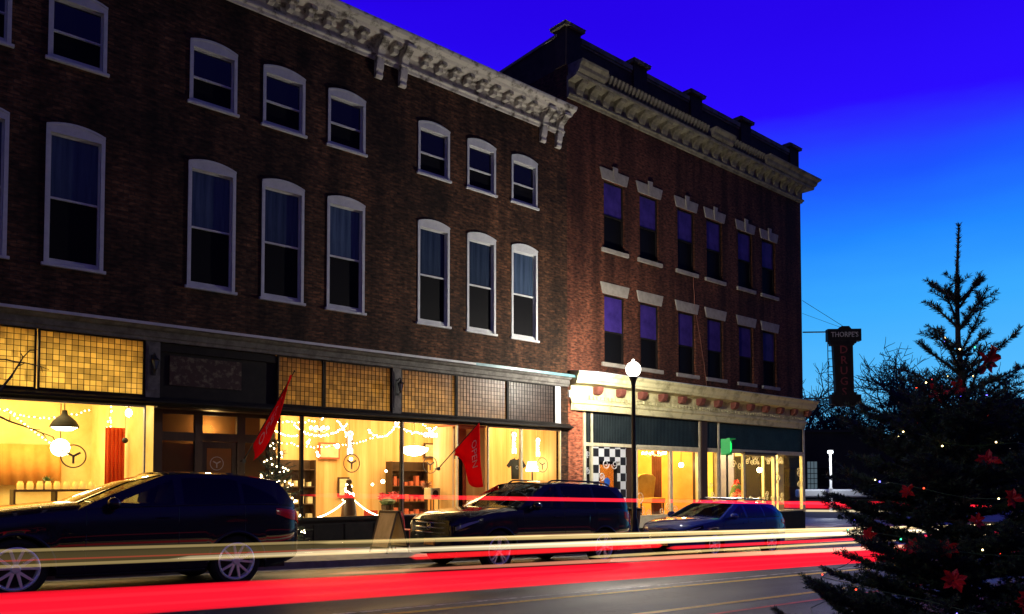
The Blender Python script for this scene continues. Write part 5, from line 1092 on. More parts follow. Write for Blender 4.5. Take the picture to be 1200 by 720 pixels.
for i, (x, y, c) in enumerate(((8.6, 20.9, 'wallC'), (10.4, 21.2, 'redwall'), (14.4, 21.2, 'brown'))):
    T = thing('display_cabinet', ('display cabinet with amber goods at the back of the gift shop behind the narrow pane', 'red backed display cabinet at the back of the gift shop behind the poinsettia', 'brown display cabinet at the back of the gift shop behind the T-shirt window')[i], 'cabinet', group='cabinets along the gift shop back wall')
    b = MB(); b.box(x - .7, x + .7, y + .3, y + .34, -1.7, .6); 
    for s in (-.7, .66): b.box(x + s, x + s + .04, y, y + .3, -1.7, .6)
    b.obj('case', M['brown'] if i else M['wallC'], T)
    for z in (-1.2, -.7, -.2, .3): b = MB(); b.box(x - .65, x + .65, y, y + .29, z, z + .03); b.obj('shelf', M['brown'], T)
    rnd = random.Random(i); b = MB()
    for z in (-1.17, -.67, -.17):
        for k in range(6): a = x - .58 + k * .21; b.box(a, a + rnd.uniform(.08, .16), y + .05, y + .2, z + .002, z + rnd.uniform(.12, .32))
    b.obj('goods', M[('honey', 'cream', 'redwall')[i]], T)
# boutique and corner window
M['yellowvelvet'] = noisy('yellow_velvet', (.55, .33, .04), (.68, .44, .08), 4, .6, .1)
T = thing('wing_chair', 'tall backed yellow chair with tapered legs in the orange boutique window', 'chair')
b = MB(); b.prism([(21.62, -.62), (22.38, -.62), (22.50, .10), (22.36, .20), (22.0, .25), (21.64, .20), (21.50, .10)], 17.72, 17.84); b.obj('backrest', M['yellowvelvet'], T, bevel=.03)
b = MB(); b.box(21.64, 22.36, 17.2, 17.72, -.78, -.60); b.obj('seat', M['yellowvelvet'], T, bevel=.03)
for x, y in ((21.7, 17.26), (22.3, 17.26), (21.7, 17.75), (22.3, 17.75)): b = MB(); b.tube([(x, y, -.78), (x, y - .03, -1.94)], [.035, .018], 8); b.obj('leg', M['brown'], T)
drape('curtain', 'brown side curtain gathered at the lamp post end of the boutique window', 'curtain', 20.35, 21.0, 17.5, -1.9, 1.05, M['brown'], 5)
drape('curtain', 'rust brown curtain between the two panes of the boutique window', 'curtain', 22.75, 23.3, 18.1, -1.9, 1.05, noisy('rust_curtain_cloth', (.18, .05, .015), (.26, .08, .025), 4, .8, .1), 5)
chandelier('gold chandelier with many bright bulbs in the orange boutique window', (22.75, 18.0, .92), .42, 12, drop=2.2)
def sconce(label, p, r=.09):
    T = thing('wall_sconce', label, 'lamp'); b = MB(); b.ball(p, r, 14); b.obj('globe', M['opal2'], T, smooth=60); b = MB(); b.tube([(p[0], p[1], p[2] + r * .9), (p[0], p[1], 2.2)], .012, 5); b.obj('stem', M['brown'], T); return T
M['opal2'] = emis('bright_globe_glow', (1, .78, .40), 70)
sconce('hanging globe lamp beside the brown pier in the boutique window', (23.2, 17.15, .55), .085)
sconce('small hanging globe lamp in the narrow pane right of the brown pier', (24.55, 17.25, .55), .06)
sconce('dazzling hanging globe lamp behind the scrollwork window of the corner shop', (28.75, 17.4, .42), .10)
T = thing('red_flower_tree', 'cone of red and white flowers with a green top in the corner shop window', 'ornament')
b = MB(); b.lathe([(0, -1.0), (.45, -1.0), (.30, -.6), (.16, -.2), (0, -.02)], (26.85, 17.25, 0), 16); b.obj('cone', M['greenleaf'], T)
b = MB(); b.box(26.5, 27.2, 16.95, 17.5, -1.3, -1.0); b.obj('plinth', M['brown'], T); b = MB(); b2 = MB(); rnd = random.Random(4)
for i in range(46):
    h = rnd.random(); r = .46 * (1 - h) + .05; a = rnd.uniform(PI * .9, PI * 2.1); q = blossom((26.85 + r * math.cos(a), 17.25 + r * math.sin(a), -1. + h * .95), .11, (math.cos(a), math.sin(a), .5), 7, i); (b if i % 5 else b2).add(q.v, q.f)
f = b.obj('red_blooms', M['red'], T); b2.obj('white_blooms', M['decalw'], T)
T = thing('green_cushion', 'yellow green rounded ornament on the floor of the scrollwork corner window', 'ornament'); b = MB(); b.ball((27.6, 17.3, -1.0), .38, 16, sc=(1, .8, .8)); b.ball((28.2, 17.25, -1.1), .2, 12); b.obj('body', noisy('chartreuse_cloth', (.30, .34, .04), (.42, .42, .08), 4, .7, .1), T, smooth=60)
T = thing('blue_backdrop', 'pale lilac painted screen standing behind the scrollwork corner window', 'screen'); b = MB(); b.box(27.0, 28.3, 18.3, 18.36, -1.28, 1.2); b.obj('panel', noisy('lilac_paint', (.30, .28, .52), (.45, .42, .62), 1.5, .8, .05), T); b = MB(); b.box(26.94, 27.0, 18.28, 18.38, -1.3, 1.25); b.box(28.3, 28.36, 18.28, 18.38, -1.3, 1.25); b.obj('frame', M['brown'], T)

# lit room lamps (ceiling panels the rooms are lit by)
light_area('cafe_ceiling_light', (1.6, 19.2, 2.75), 600, (1, .74, .29), 5.5, 3.0)
light_area('gift_ceiling_light', (10.3, 19.3, 2.75), 430, (1, .70, .29), 4.2, 3.0)
light_area('gift_ceiling_light', (14.9, 19.3, 2.75), 320, (1, .69, .28), 3.0, 3.0)
light_area('boutique_ceiling_light', (21.3, 18.8, 2.2), 760, (1, .60, .15), 4.5, 2.5)
light_area('corner_ceiling_light', (27.6, 18.6, 2.2), 1300, (1, .72, .24), 4.5, 2.5)

light_point('entry_lamp', (6.6, 17.42, 1.15), 22, (1, .62, .22), .06)
# more of the gift shop's clutter
for i, (a, c, sag, y) in enumerate((((8.2, 1.75), (11.0, 1.85), .25, 19.6), ((9.0, 1.2), (12.6, 1.3), .3, 20.4), ((11.3, 1.5), (12.7, 1.45), .22, 17.4), ((14.0, 1.7), (16.5, 1.75), .25, 20.0))):
    bulbs_along('string_lights', swag((a[0], y, a[1]), (c[0], y, c[1]), sag), 30, ('fairy light swag hung high across the middle of the gift shop', 'fairy light swag along the back of the gift shop above the cabinets', 'fairy light swag above the glowing bowl lamp', 'fairy light swag behind the T-shirt window')[i], jitter=.03, seed=60 + i, m='warm3', group='fairy light swags in the gift shop')
rnd = random.Random(12); q = MB(); q.ball((0, 0, 0), .05, 10); me = q.mesh('glowing_bauble', M['opal'], 60)
for i in range(16):
    o = bpy.data.objects.new('glowing_bauble', me); C.objects.link(o); o.location = (rnd.uniform(8.2, 12.6), rnd.uniform(17.7, 20.6), rnd.uniform(-.3, 1.3)); s = rnd.uniform(.5, 1.2); o.scale = (s, s, s); tag(o, 'small glowing bauble hanging among the fairy lights of the gift shop', 'bauble', 'glowing baubles in the gift shop')
for i, (x, z, w, h, m) in enumerate(((8.9, 1.1, .5, .7, 'brown'), (11.8, .9, .7, .5, 'redwall'), (12.3, -.2, .4, .6, 'brown'), (15.6, 1.0, .6, .5, 'brown'))):
    T = thing('framed_picture', ('tall framed picture on the gift shop back wall by the narrow pane', 'red framed picture on the gift shop back wall behind the bowl lamp', 'small framed picture low on the gift shop back wall by the red doorway', 'wide framed picture on the gift shop back wall behind the T-shirt')[i], 'picture')
    b = MB(); b.box(x - w / 2, x + w / 2, 21.70, 21.74, z - h / 2, z + h / 2); b.obj('frame', M[m], T); b = MB(); b.box(x - w / 2 + .05, x + w / 2 - .05, 21.685, 21.70, z - h / 2 + .05, z + h / 2 - .05); b.obj('print', M['cream'], T)
def cafe_chair(x, y, rz, lab):
    T = thing('cafe_chair', lab, 'chair', group='red chairs inside the gift shop'); b = MB(); b.box(-.2, .2, -.2, .2, .43, .46); b.obj('seat', M['redmetal'], T, bevel=.01)
    for sx in (-1, 1):
        for sy in (-1, 1): b = MB(); b.tube([(sx * .17, sy * .17, .43), (sx * .20, sy * .20, 0)], .016, 6); b.obj('leg', M['brown'], T)
    b = MB(); b.box(-.19, .19, .17, .20, .62, .92); b.tube([(-.17, .18, .44), (-.17, .185, .64)], .014, 6); b.tube([(.17, .18, .44), (.17, .185, .64)], .014, 6); b.obj('backrest', M['redmetal'], T); T.location = (x, y, -1.75); T.rotation_euler.z = rz
cafe_chair(9.0, 19.2, .4, 'red chair standing left of the cone figure inside the gift shop'); cafe_chair(11.6, 19.0, -.6, 'red chair standing behind the poinsettia inside the gift shop')
T = thing('round_table', 'small round brown table among the red chairs inside the gift shop', 'table'); b = MB(); b.lathe([(0, .72), (.42, .72), (.42, .75), (0, .75)], n=24); b.obj('tabletop', M['brown'], T); b = MB(); b.lathe([(.22, 0), (.22, .03), (.03, .06), (.03, .72)], n=16); b.obj('pedestal', M['iron'], T); T.location = (10.4, 19.3, -1.75)

# ================================================================== TREES
def np_mesh(name, verts, faces_n, mats, mi=None):
    """many triangles / quads fast: verts (N,3) array, faces_n = verts per face (all faces use consecutive verts)"""
    me = bpy.data.meshes.new(name); nv = len(verts); nf = nv // faces_n
    me.vertices.add(nv); me.vertices.foreach_set('co', np.asarray(verts, dtype=np.float32).ravel())
    me.loops.add(nv); me.loops.foreach_set('vertex_index', np.arange(nv, dtype=np.int32)); me.polygons.add(nf)
    me.polygons.foreach_set('loop_start', np.arange(0, nv, faces_n, dtype=np.int32))
    for m in mats: me.materials.append(m)
    if mi is not None: me.polygons.foreach_set('material_index', np.asarray(mi, dtype=np.int32))
    me.update(calc_edges=True); return me

def fir(label, base, H, rbase, first, seed, per_m=420, nl=.019, leader=.36, prof=None, gap=0., cat='fir tree', whorl=.10, nw=.0017, group=None, lowest=.12):
    rnd = random.Random(seed); T = thing('fir_tree', label, cat, (0, 0, 0), group); stems = MB(); tw = []      # tw: (p0, p1, length factor)
    tr = MB(); n = 9; tr.tube([(.012 * math.sin(i * 1.3), .012 * math.cos(i * 1.7), H * i / n) for i in range(n + 1)], [.045 * H / 2.8 * (1 - i / n) + .004 for i in range(n + 1)], 8); tr.obj('trunk', M['bark'], T)
    tw.append((Vector((.012 * math.sin(9 * 1.3 * .9), .012, H - leader)), Vector((.012 * math.sin(9 * 1.3), .012 * math.cos(9 * 1.7), H)), .8))
    z = H - leader; k = 0
    while z > lowest:
        f = (H - leader * .4 - z) / H; nb = rnd.randint(4, 6) if f < .35 else rnd.randint(5, 7); ph = rnd.uniform(0, 6.28)
        for i in range(nb):
            a = ph + 2 * PI * i / nb + rnd.uniform(-.25, .25); ln = ((rbase * (f / .98) ** .86) if prof is None else prof(f)) * rnd.uniform(.68, 1.18) + .03; zz = z + rnd.uniform(-.03, .03)
            if rnd.random() < gap: continue
            el = R((52 - 70 * min(f, .55) + rnd.uniform(-12, 12)) if prof else (48 - 62 * f + rnd.uniform(-9, 9))); d = Vector((math.cos(a) * math.cos(el), math.sin(a) * math.cos(el), math.sin(el))); p = Vector((0, 0, zz)); pts = [p]; ns = max(3, int(ln / .07)); up = .10 if f < .5 else .16
            for s in range(ns):
                d = (d + Vector((0, 0, up * (s / ns - .25) * .55)) + Vector((rnd.uniform(-.05, .05), rnd.uniform(-.05, .05), rnd.uniform(-.04, .04)))).normalized(); pts.append(pts[-1] + d * ln / ns)
            stems.tube(pts, [.010 * (1 - s / len(pts)) * (.5 + f) + .0015 for s in range(len(pts))], 4, cap=False)
            for s in range(len(pts) - 1):
                if s > ns * .12 or f < .4: tw.append((pts[s], pts[s + 1], 1.))
            # side shoots in the plane of the branch
            for s in range(1, len(pts)):
                if s < ns * .22 and f > .3: continue
                if prof and f < .34 and s % 2: continue
                dd = (pts[s] - pts[s - 1]).normalized(); sd = dd.cross(Vector((0, 0, 1))).normalized(); rem = 1 - s / len(pts)
                for sg in (-1, 1):
                    if rnd.random() < .12: continue
                    l2 = (ln * .42 * (rem ** .8) + .05) * rnd.uniform(.6, 1.1); d2 = (dd * .72 + sd * sg * .68 + Vector((0, 0, rnd.uniform(-.12, .16)))).normalized(); q0 = pts[s]; q1 = q0 + d2 * l2 * .5; q2 = q1 + (d2 + Vector((0, 0, .1))).normalized() * l2 * .5
                    stems.tube([q0, q1, q2], [.0032, .0024, .0012], 3, cap=False); tw += [(q0, q1, .95), (q1, q2, .85)]
                    if l2 > .16:
                        for s3 in (-1, 1):
                            for t in (.35, .62):
                                l3 = l2 * .36 * rnd.uniform(.7, 1.1); q = q0.lerp(q2, t); d3 = (d2 * .75 + d2.cross(Vector((0, 0, 1))).normalized() * s3 * .66 + Vector((0, 0, rnd.uniform(-.1, .15)))).normalized(); tw.append((q, q + d3 * l3, .85))
        z -= whorl * rnd.uniform(.75, 1.25) * ((1.9 - 2.6 * f if f < .36 else .80) if prof else .75 + f * .5); k += 1
    stems.obj('branches', M['bark'], T)
    # needles: one thin kite each
    rs = np.random.RandomState(seed); out = []
    for p, q, lf in tw:
        d = q - p; L_ = d.length
        m_ = max(2, int(L_ * per_m)); t = rs.rand(m_); ang = rs.rand(m_) * 2 * PI; dn = np.array(d / L_); u = Vector(dn).orthogonal().normalized(); v = Vector(dn).cross(u); u, v = np.array(u), np.array(v)
        rad = np.cos(ang)[:, None] * u + np.sin(ang)[:, None] * v; rad[:, 2] += .22
        base_ = np.array(p) + t[:, None] * np.array(d); dirn = rad * .83 + dn * (.50 + .25 * rs.rand(m_))[:, None]; dirn /= np.linalg.norm(dirn, axis=1)[:, None]
        l = nl * lf * (.75 + .5 * rs.rand(m_)); tip = base_ + dirn * l[:, None]; side = np.cross(dirn, rs.randn(m_, 3)); side /= np.linalg.norm(side, axis=1)[:, None] + 1e-9; mid = base_ + dirn * (l * .45)[:, None]
        out.append(np.stack([base_, mid + side * nw, tip, mid - side * nw], 1).reshape(-1, 3))
    me = np_mesh('crown', np.concatenate(out), 4, [M['needle']]); o = bpy.data.objects.new('crown', me); C.objects.link(o); o.parent = T; T.location = base
    return T
FB = Vector((4.555, 1.562, walk(4.5)))
H = 1.36 - FB.z
fir('tall fresh fir tree in the near corner, decked with red flowers and tiny coloured lights', FB, H, 1.22, 0, 5, per_m=820, nl=.028, nw=.0022, whorl=.082, leader=.44, gap=.06, prof=lambda f: .10 + .70 * f if f < .22 else .254 + 1.70 * (f - .22) if f < .40 else .56 + .42 * (f - .40) + max(0, f - .58) * .5)
# red silk flowers tucked into the near fir
FL = [((4.50, 1.42, .60), .075, 'large red silk flower below the bare leader of the near fir, highest of all'), ((4.36, 1.60, .44), .055, 'red silk flower at the outer left of the near fir below the highest bloom'), ((4.37, 1.51, .46), .05, 'dull red silk flower between two brighter blooms high on the near fir'), ((4.26, 1.35, .09), .065, 'red ribbon-like flower half way up the near fir under the warm bulbs'),
      ((4.13, 1.67, -.06), .045, 'small red flower beside the blue light on the near fir'), ((4.07, 1.84, -.30), .06, 'red flower at the outermost left bough of the near fir over the light trails'), ((4.0, 1.59, -.32), .05, 'red flower on a low bough of the near fir between pale bulbs'), ((4.0, 1.45, -.33), .06, 'broad red flower low in the middle of the near fir'), ((3.94, 1.40, -.46), .065, 'lowest broad red flower in the middle of the near fir'),
      ((4.03, 1.14, -.55), .07, 'red flower at the lower right edge of the picture on the near fir'), ((4.10, 1.35, -.19), .04, 'small bright red flower right of the middle of the near fir'), ((4.22, 1.24, -.09), .05, 'red flower on the right flank of the near fir')]
for i, (p, r, lab) in enumerate(FL):
    d = Vector(p) - Vector((FB.x, FB.y, p[2])); d = d.normalized() + Vector((-.2, -.35, .45)); q = blossom(p, r * 1.0, d, 7, 50 + i, lift=.75); o = q.obj('silk_flower', M['red']); tag(o, lab, 'flower', 'red silk flowers on the near fir'); s = o.modifiers.new('thickness', 'SOLIDIFY'); s.thickness = .0015
# string of tiny lights wound down the near fir
rnd = random.Random(77); T = thing('tree_lights', 'string of tiny warm, red and blue lights wound round the near fir', 'string lights'); hp = []
for i in range(181):
    t = i / 180; z = .75 - 1.65 * t; rr = max(.04, (.92 - z) * .50) * (.93 + .05 * math.sin(i * 1.7)); a = 2 * PI * 6.5 * t + 2.2; hp.append((FB.x + rr * math.cos(a), FB.y + rr * math.sin(a), z + .02 * math.sin(i * .9)))
b = MB(); b.tube(hp, .0022, 4); b.obj('cord', M['greenleaf'], T); bm_ = {}
for k in range(60):
    p = Vector(hp[k * 3]); c = rnd.choice(['w'] * 8 + ['r'] * 4 + ['b', 'g'])
    if c not in bm_: q = MB(); q.ball((0, 0, 0), .0042, 6); bm_[c] = q.mesh('bulb', emis('tree_bulb_' + {'w': 'warm', 'r': 'red', 'b': 'blue', 'g': 'green'}[c], {'w': (1, .72, .30), 'r': (1, .05, .02), 'b': (.12, .1, 1), 'g': (.05, .8, .3)}[c], {'w': 10, 'r': 6, 'b': 9, 'g': 5}[c]))
    o = bpy.data.objects.new('bulb', bm_[c]); C.objects.link(o); o.parent = T; o.location = p + Vector((rnd.uniform(-.02, .02), rnd.uniform(-.02, .02), rnd.uniform(-.02, .02)))
# small lit spruce beside the double doorway
g = walk(7.3); fir('small spruce standing at the shop doorway and wound with warm fairy lights', (7.45, 16.05, g), 2.5, .85, 0, 9, per_m=170, nl=.032, leader=.2, whorl=.16, nw=.004, cat='small tree')
hp = []
for i in range(81): t = i / 80; z = g + 2.4 - 2.0 * t; rr = .08 + .58 * t; a = 2 * PI * 6 * t; hp.append((7.45 + rr * math.cos(a), 16.05 + rr * math.sin(a) * .8, z))
bulbs_along('string_lights', hp, 95, 'warm fairy lights wound round the small spruce at the doorway', jitter=.03, seed=41, m='warm3', r=.016)

# bare trees
def bare(seed, H, r0, spread, levels=5, twig=.006):
    rnd = random.Random(seed); b = MB(); tr = MB()
    def grow(p, d, l, r, lv):
        n = 4; pts = [p]; q = p; dd = d.copy()
        for i in range(n): dd = (dd + Vector((rnd.gauss(0, .12), rnd.gauss(0, .12), rnd.gauss(.04, .07)))).normalized(); q = q + dd * l / n; pts.append(q)
        (tr if lv == levels else b).tube(pts, [r * (1 - .38 * i / n) for i in range(n + 1)], 7 if lv >= levels - 1 else 4 if lv > 1 else 3, cap=False)
        if lv == 0: return
        k = rnd.randint(3, 4) + (1 if twig > .02 and lv in (2, 3) else 0) if lv < levels else 6
        for i in range(k):
            t = rnd.uniform(.35, 1) if i else 1.; j = min(n - 1, int(t * n)); o = pts[j].lerp(pts[j + 1], t * n - j) if t < 1 else pts[-1]; ax = Vector((rnd.gauss(0, 1), rnd.gauss(0, 1), rnd.gauss(.25, .6))).normalized()
            nd = (dd * (1 - spread) + ax * spread).normalized(); grow(o, nd, l * rnd.uniform(.58, .78), max(twig, r * .56), lv - 1)
    grow(Vector((0, 0, 0)), Vector((0, 0, 1)), H * .32, r0, levels); return tr, b
M['twig'] = mat('bare_twig_bark', (.03, .026, .03), .85)
pb = []
for s in (3, 8, 14):
    T = thing('bare_tree', '', 'tree', group='bare trees beyond the dark building'); tr, b = bare(s, 15, .28, .60, 5, .028); tr.obj('trunk', M['twig'], T); b.obj('crown', M['twig'], T); pb.append(T)
for i, (u, Z, h, pi_, rz, lab) in enumerate((
    (346, 92, 13.2, 0, .3, 'thin bare tree rising between the brick corner and the blade sign'), (392, 86, 9.6, 1, 1.4, 'low bare tree directly under the foot of the blade sign'),
    (415, 84, 10.6, 2, 2.2, 'low round bare tree right of the blade sign'), (440, 88, 12.2, 0, 4.4, 'bare tree behind the low round one right of the blade sign'), (463, 82, 14.0, 1, 3.6, 'tallest bare tree just left of the near fir'),
    (495, 88, 12.0, 2, .9, 'bare tree glimpsed through the left boughs of the near fir'), (525, 84, 11, 0, 2.9, 'bare tree mostly hidden behind the middle of the near fir'), (566, 85, 12, 1, 5.2, 'bare tree glimpsed right of the near fir trunk'), (600, 83, 13.0, 2, 4.0, 'bare tree at the far right edge behind the near fir'))):
    x, y = (.66215 + .74899 * u / 930) * Z, (.74849 - .66258 * u / 930) * Z
    o = copy_tree(pb[pi_]); o['label'] = lab; o.location = (x, y, -2.25); o.rotation_euler.z = rz; s = h * 1.55 / 15; o.scale = (s, s, s)
for o in pb:
    for c in list(o.children): bpy.data.objects.remove(c)
    bpy.data.objects.remove(o)
# young street tree whose twigs reach in from the left
tr, b = bare(21, 3.4, .05, .5, 3, .004); T = thing('street_tree', 'bare young street tree whose twigs reach in at the left edge before the cafe', 'tree'); tr.obj('trunk', M['twig'], T)
rnd = random.Random(6)
def twigs(p, d, l, r, lv):
    n = 5; pts = [Vector(p)]; d = Vector(d).normalized()
    for i in range(n): d = (d + Vector((rnd.gauss(0, .07), rnd.gauss(0, .07), rnd.gauss(0, .07)))).normalized(); pts.append(pts[-1] + d * l / n)
    b.tube(pts, [r * (1 - .12 * i) for i in range(n + 1)], 5, cap=False)
    if lv:
        for t in (1, 2, 3, 4, 5): 
            if rnd.random() < .75: twigs(pts[t], d * .7 + Vector((rnd.gauss(0, .5), rnd.gauss(0, .3), rnd.gauss(0, .3))), l * .17, r * .55, lv - 1)
b.v = [(v[0] * .05 if v[0] > 0 else v[0], v[1], v[2]) for v in b.v]; tx, ty = -.42, 2.62; gz = walk(tx)
for z0, d, l, r in ((1.36, (1, 0, .30), .80, .0065), (1.52, (1, 0, .05), .80, .006), (1.60, (1, 0, -.02), .82, .0045), (1.44, (1, 0, -.06), .78, .005)): twigs((.03, 0, z0), d, l, r, 2)
b.obj('crown', M['twig'], T); T.location = (tx, ty, gz)

# dark flat-roofed building across the side street
Fv = Vector((.66215, .74849, 0)).normalized(); Rv = Vector((.74899, -.66258, 0))
def far(u, Z): return Vector((.66215 + .74899 * u / 930, .74849 - .66258 * u / 930, 0)) * Z
T = thing('flat_roofed_building', 'dark low flat roofed building across the side street under the bare trees', 'building')
a = far(290, 70); 
def fb(name, s0, s1, d0, d1, z0, z1, m):
    q = MB(); p = [a + Rv * s + Fv * d for s, d in ((s0, d0), (s1, d0), (s1, d1), (s0, d1))]; q.add([(v.x, v.y, z0) for v in p] + [(v.x, v.y, z1) for v in p], [(0, 3, 2, 1), (4, 5, 6, 7), (0, 1, 5, 4), (1, 2, 6, 5), (2, 3, 7, 6), (3, 0, 4, 7)]); return q.obj(name, m, T)
M['farwall'] = noisy('sooty_far_wall', (.012, .012, .012), (.022, .02, .02), .5, .9, .1)
fb('wall', 0, 9.6, 0, 14, -2.6, 4.25, M['farwall']); fb('wall', 9.61, 34, .5, 14, -2.6, 3.2, M['farwall']); fb('roof_edge', -.2, 9.7, -.2, 14.2, 4.255, 4.45, M['roof']); fb('roof_edge', 9.71, 34, .3, 14.2, 3.205, 3.40, M['roof'])
for s in (2.0, 5.2, 11.5, 15, 19, 24): fb('window', s, s + 1.1, -.04 if s < 9 else .46, -.001 if s < 9 else .499, -.5, 1.1, M['pane'])
w = fb('lit_window', 4.15, 5.05, -.06, -.041, -.75, 1.65, emis('dim_blue_window_glow', (.35, .50, .62), .22))
q = MB(); p0 = a + Rv * 4.15 - Fv * .09
for i in range(4): s = p0 + Rv * (.3 * i); q.tube([(s.x, s.y, -.75), (s.x, s.y, 1.65)], .03, 4)
for z in (-.3, .15, .6, 1.05): e = p0 + Rv * .9; q.tube([(p0.x, p0.y, z), (e.x, e.y, z)], .03, 4)
q.obj('window_bars', M['iron'], T)
# pale coping wall and white lamp post in front of it
a2 = far(335, 58); T = thing('low_wall', 'long low dark wall with a broad pale coping across the side street', 'wall')
def lw(name, s0, s1, d0, d1, z0, z1, m, bev=0): 
    q = MB(); p = [a2 + Rv * s + Fv * d for s, d in ((s0, d0), (s1, d0), (s1, d1), (s0, d1))]; q.add([(v.x, v.y, z0) for v in p] + [(v.x, v.y, z1) for v in p], [(0, 3, 2, 1), (4, 5, 6, 7), (0, 1, 5, 4), (1, 2, 6, 5), (2, 3, 7, 6), (3, 0, 4, 7)]); return q.obj(name, m, T, bevel=bev)
lw('wall_base', 0, 7.4, 0, .5, -2.4, -1.24, M['farwall']); lw('coping', -.05, 7.45, -.12, .62, -1.239, -.66, mat('pale_concrete', (.80, .82, .82), .6), .12)
a3 = far(373, 57); T = thing('lamp_post', 'slim white lamp post standing before the dark flat roofed building', 'lamp post')
q = MB(); q.lathe([(.11, -2.35), (.11, -.60), (.14, -.58), (.085, -.50), (.075, 1.92)], (a3.x, a3.y, 0), 12); q.obj('post', mat('glowing_white_enamel_post', (.75, .76, .76), .5, emit=(.8, .85, .9), es=.22), T, smooth=40)  # post given a faint glow in place of light falling on it
q = MB(); q.lathe([(0, 1.92), (.17, 1.925), (.20, 2.02), (.17, 2.14), (0, 2.16)], (a3.x, a3.y, 0), 14); q.obj('lamp_head', emis('white_lamp_head', (.9, .95, 1), 5), T, smooth=40)
light_point('lamp_post_light', (a3.x - .6, a3.y - .55, 2.1), 420, (.9, .96, 1), .15)

# ================================================================== LIGHT TRAILS of the passing traffic, at lamp height along the lanes
TG = 'light trails of passing traffic'
def trail(label, pts, hw, hh, m, grow=0):
    P = [Vector(p) for p in pts]; n = 12; vs = []; k = len(P)
    for i, p in enumerate(P):
        d = (P[min(i + 1, k - 1)] - P[max(i - 1, 0)]).normalized(); s = d.cross(Vector((0, 0, 1))).normalized(); f = 1. if 0 < i < k - 1 else .15
        if grow: f *= min(1, .18 + .82 * i / grow)
        for j in range(n): t = 2 * PI * j / n; vs.append(p + s * hw * math.cos(t) * f + Vector((0, 0, hh * math.copysign(abs(math.sin(t)) ** .6, math.sin(t)) * f)))
    b = MB(); b.add(vs, [(i * n + j, i * n + (j + 1) % n, (i + 1) * n + (j + 1) % n, (i + 1) * n + j) for i in range(k - 1) for j in range(n)] + [tuple(range(n)), tuple(range(k * n - 1, (k - 1) * n - 1, -1))])
    o = b.obj('light_trail', m, smooth=60); tag(o, label, 'light trail', TG); return o
def line(y, z0, sl, x0, x1, dx=.25, bulge=0.):
    return [(x0, y, z0 + sl * x0)] + [(x, y, z0 + sl * x + bulge * math.sin(x * .45)) for x in [x0 + dx] + [x0 + (x1 - x0) * i / 14 for i in range(1, 14)] + [x1 - dx]] + [(x1, y, z0 + sl * x1)]
TR = {'red': trailmat('red_tail_light_glow', (1, .008, .026), 2.2, .20, 1.5), 'peach': trailmat('peach_light_glow', (1, .34, .20), .9, .10), 'thin': trailmat('thin_red_glow', (1, .015, .03), 1.0, .05), 'hot': trailmat('pink_core_glow', (1, .06, .07), .3, .06), 'fat': trailmat('fat_red_glow', (1, .010, .03), 1.2, .24), 'redfar': trailmat('far_red_glow', (1, .015, .02), .8, .08),
      'cream': trailmat('cream_headlight_glow', (1, .80, .48), .85, .10), 'tan': trailmat('faint_tan_glow', (1, .72, .28), .42, .06), 'dim': trailmat('faint_gold_glow', (1, .72, .26), .07, .06), 'deep': trailmat('deep_red_glow', (1, .02, .03), .45, .06), 'core': trailmat('white_core_glow', (1, .88, .62), .45, .04)}
trail('broadest crimson light trail sweeping low along the near lane', line(4.8, -.628, -.0362, -3, 26), .10, .080, TR['red'])
trail('peach light trail riding along the top of the broad crimson one', line(4.95, -.549, -.0350, 2.6, 26), .05, .028, TR['peach'], 5)
trail('thin bright red light trail at window height across the parked cars', line(4.8, -.030, -.0272, 2.4, 26), .025, .017, TR['thin'])
trail('faint gold hairline light trail over the wheels of the black crossover', line(9.2, -.655, -.0262, -3, 9), .02, .018, TR['tan'])
trail('faint wide gold light trail between hairline and cream trail at the black crossover', line(9.25, -.742, -.0262, -3, 6.2), .03, .070, TR['dim'])
trail('cream light trail along the lower wheels of the black crossover', line(9.2, -.810, -.0262, -3, 6.0), .02, .018, TR['tan'])
trail('thin deep red light trail between the gold and cream ones', line(9.15, -.750, -.0262, -3, 5.5), .015, .009, TR['deep'])
trail('broad bright cream light trail past the boxy car and the blue estate car', line(9.2, -.795, -.0268, 3.0, 40, bulge=.008), .05, .055, TR['cream'], 4)
trail('tan light trail above the broad cream one beside the blue estate car', line(9.25, -.660, -.0282, 4.8, 40), .04, .045, TR['tan'], 3)
trail('red light trail below the cream one, ending in a rounded tip past the boxy car', line(9.15, -.900, -.0250, 6.2, 11.8, .12), .04, .042, TR['redfar'])
trail('dull red light trail below the cream one along the blue estate car', line(9.15, -.935, -.0268, 11.9, 40), .04, .035, TR['deep'])
trail('lowest pale light trail on the far lane below the blue estate car', line(8.9, -1.00, -.0262, 9.5, 40), .03, .024, TR['tan'])
trail('fat red light trail turning out of the side street past the shop corner', [(34.6, 26.0, -1.22), (34.8, 25.6, -1.22), (35.6, 23.2, -1.22), (37.2, 20.5, -1.22), (40.1, 17.9, -1.24), (42.6, 16.6, -1.27), (42.8, 16.5, -1.27)], .12, .19, TR['fat'])
trail('cream light trail under the fat red one in the side street', [(35.4, 25.4, -1.52), (35.6, 25.1, -1.52), (36.4, 23, -1.53), (38., 20.3, -1.54), (41, 17.6, -1.57), (41.2, 17.5, -1.57)], .05, .06, TR['cream'])

trail('hair thin pink streak inside the upper half of the broad crimson light trail', line(4.8, -.595, -.0358, -3, 26), .03, .012, TR['hot'])
trail('hair thin pink streak inside the lower half of the broad crimson light trail', line(4.8, -.655, -.0360, -3, 26), .03, .009, TR['hot'])
trail('thin white hot streak along the middle of the broad cream light trail', line(9.2, -.785, -.0268, 5, 40), .02, .016, TR['core'], 3)
trail('thin white hot streak along the upper edge of the tan light trail', line(9.25, -.640, -.0280, 6.5, 40), .02, .008, TR['core'], 3)
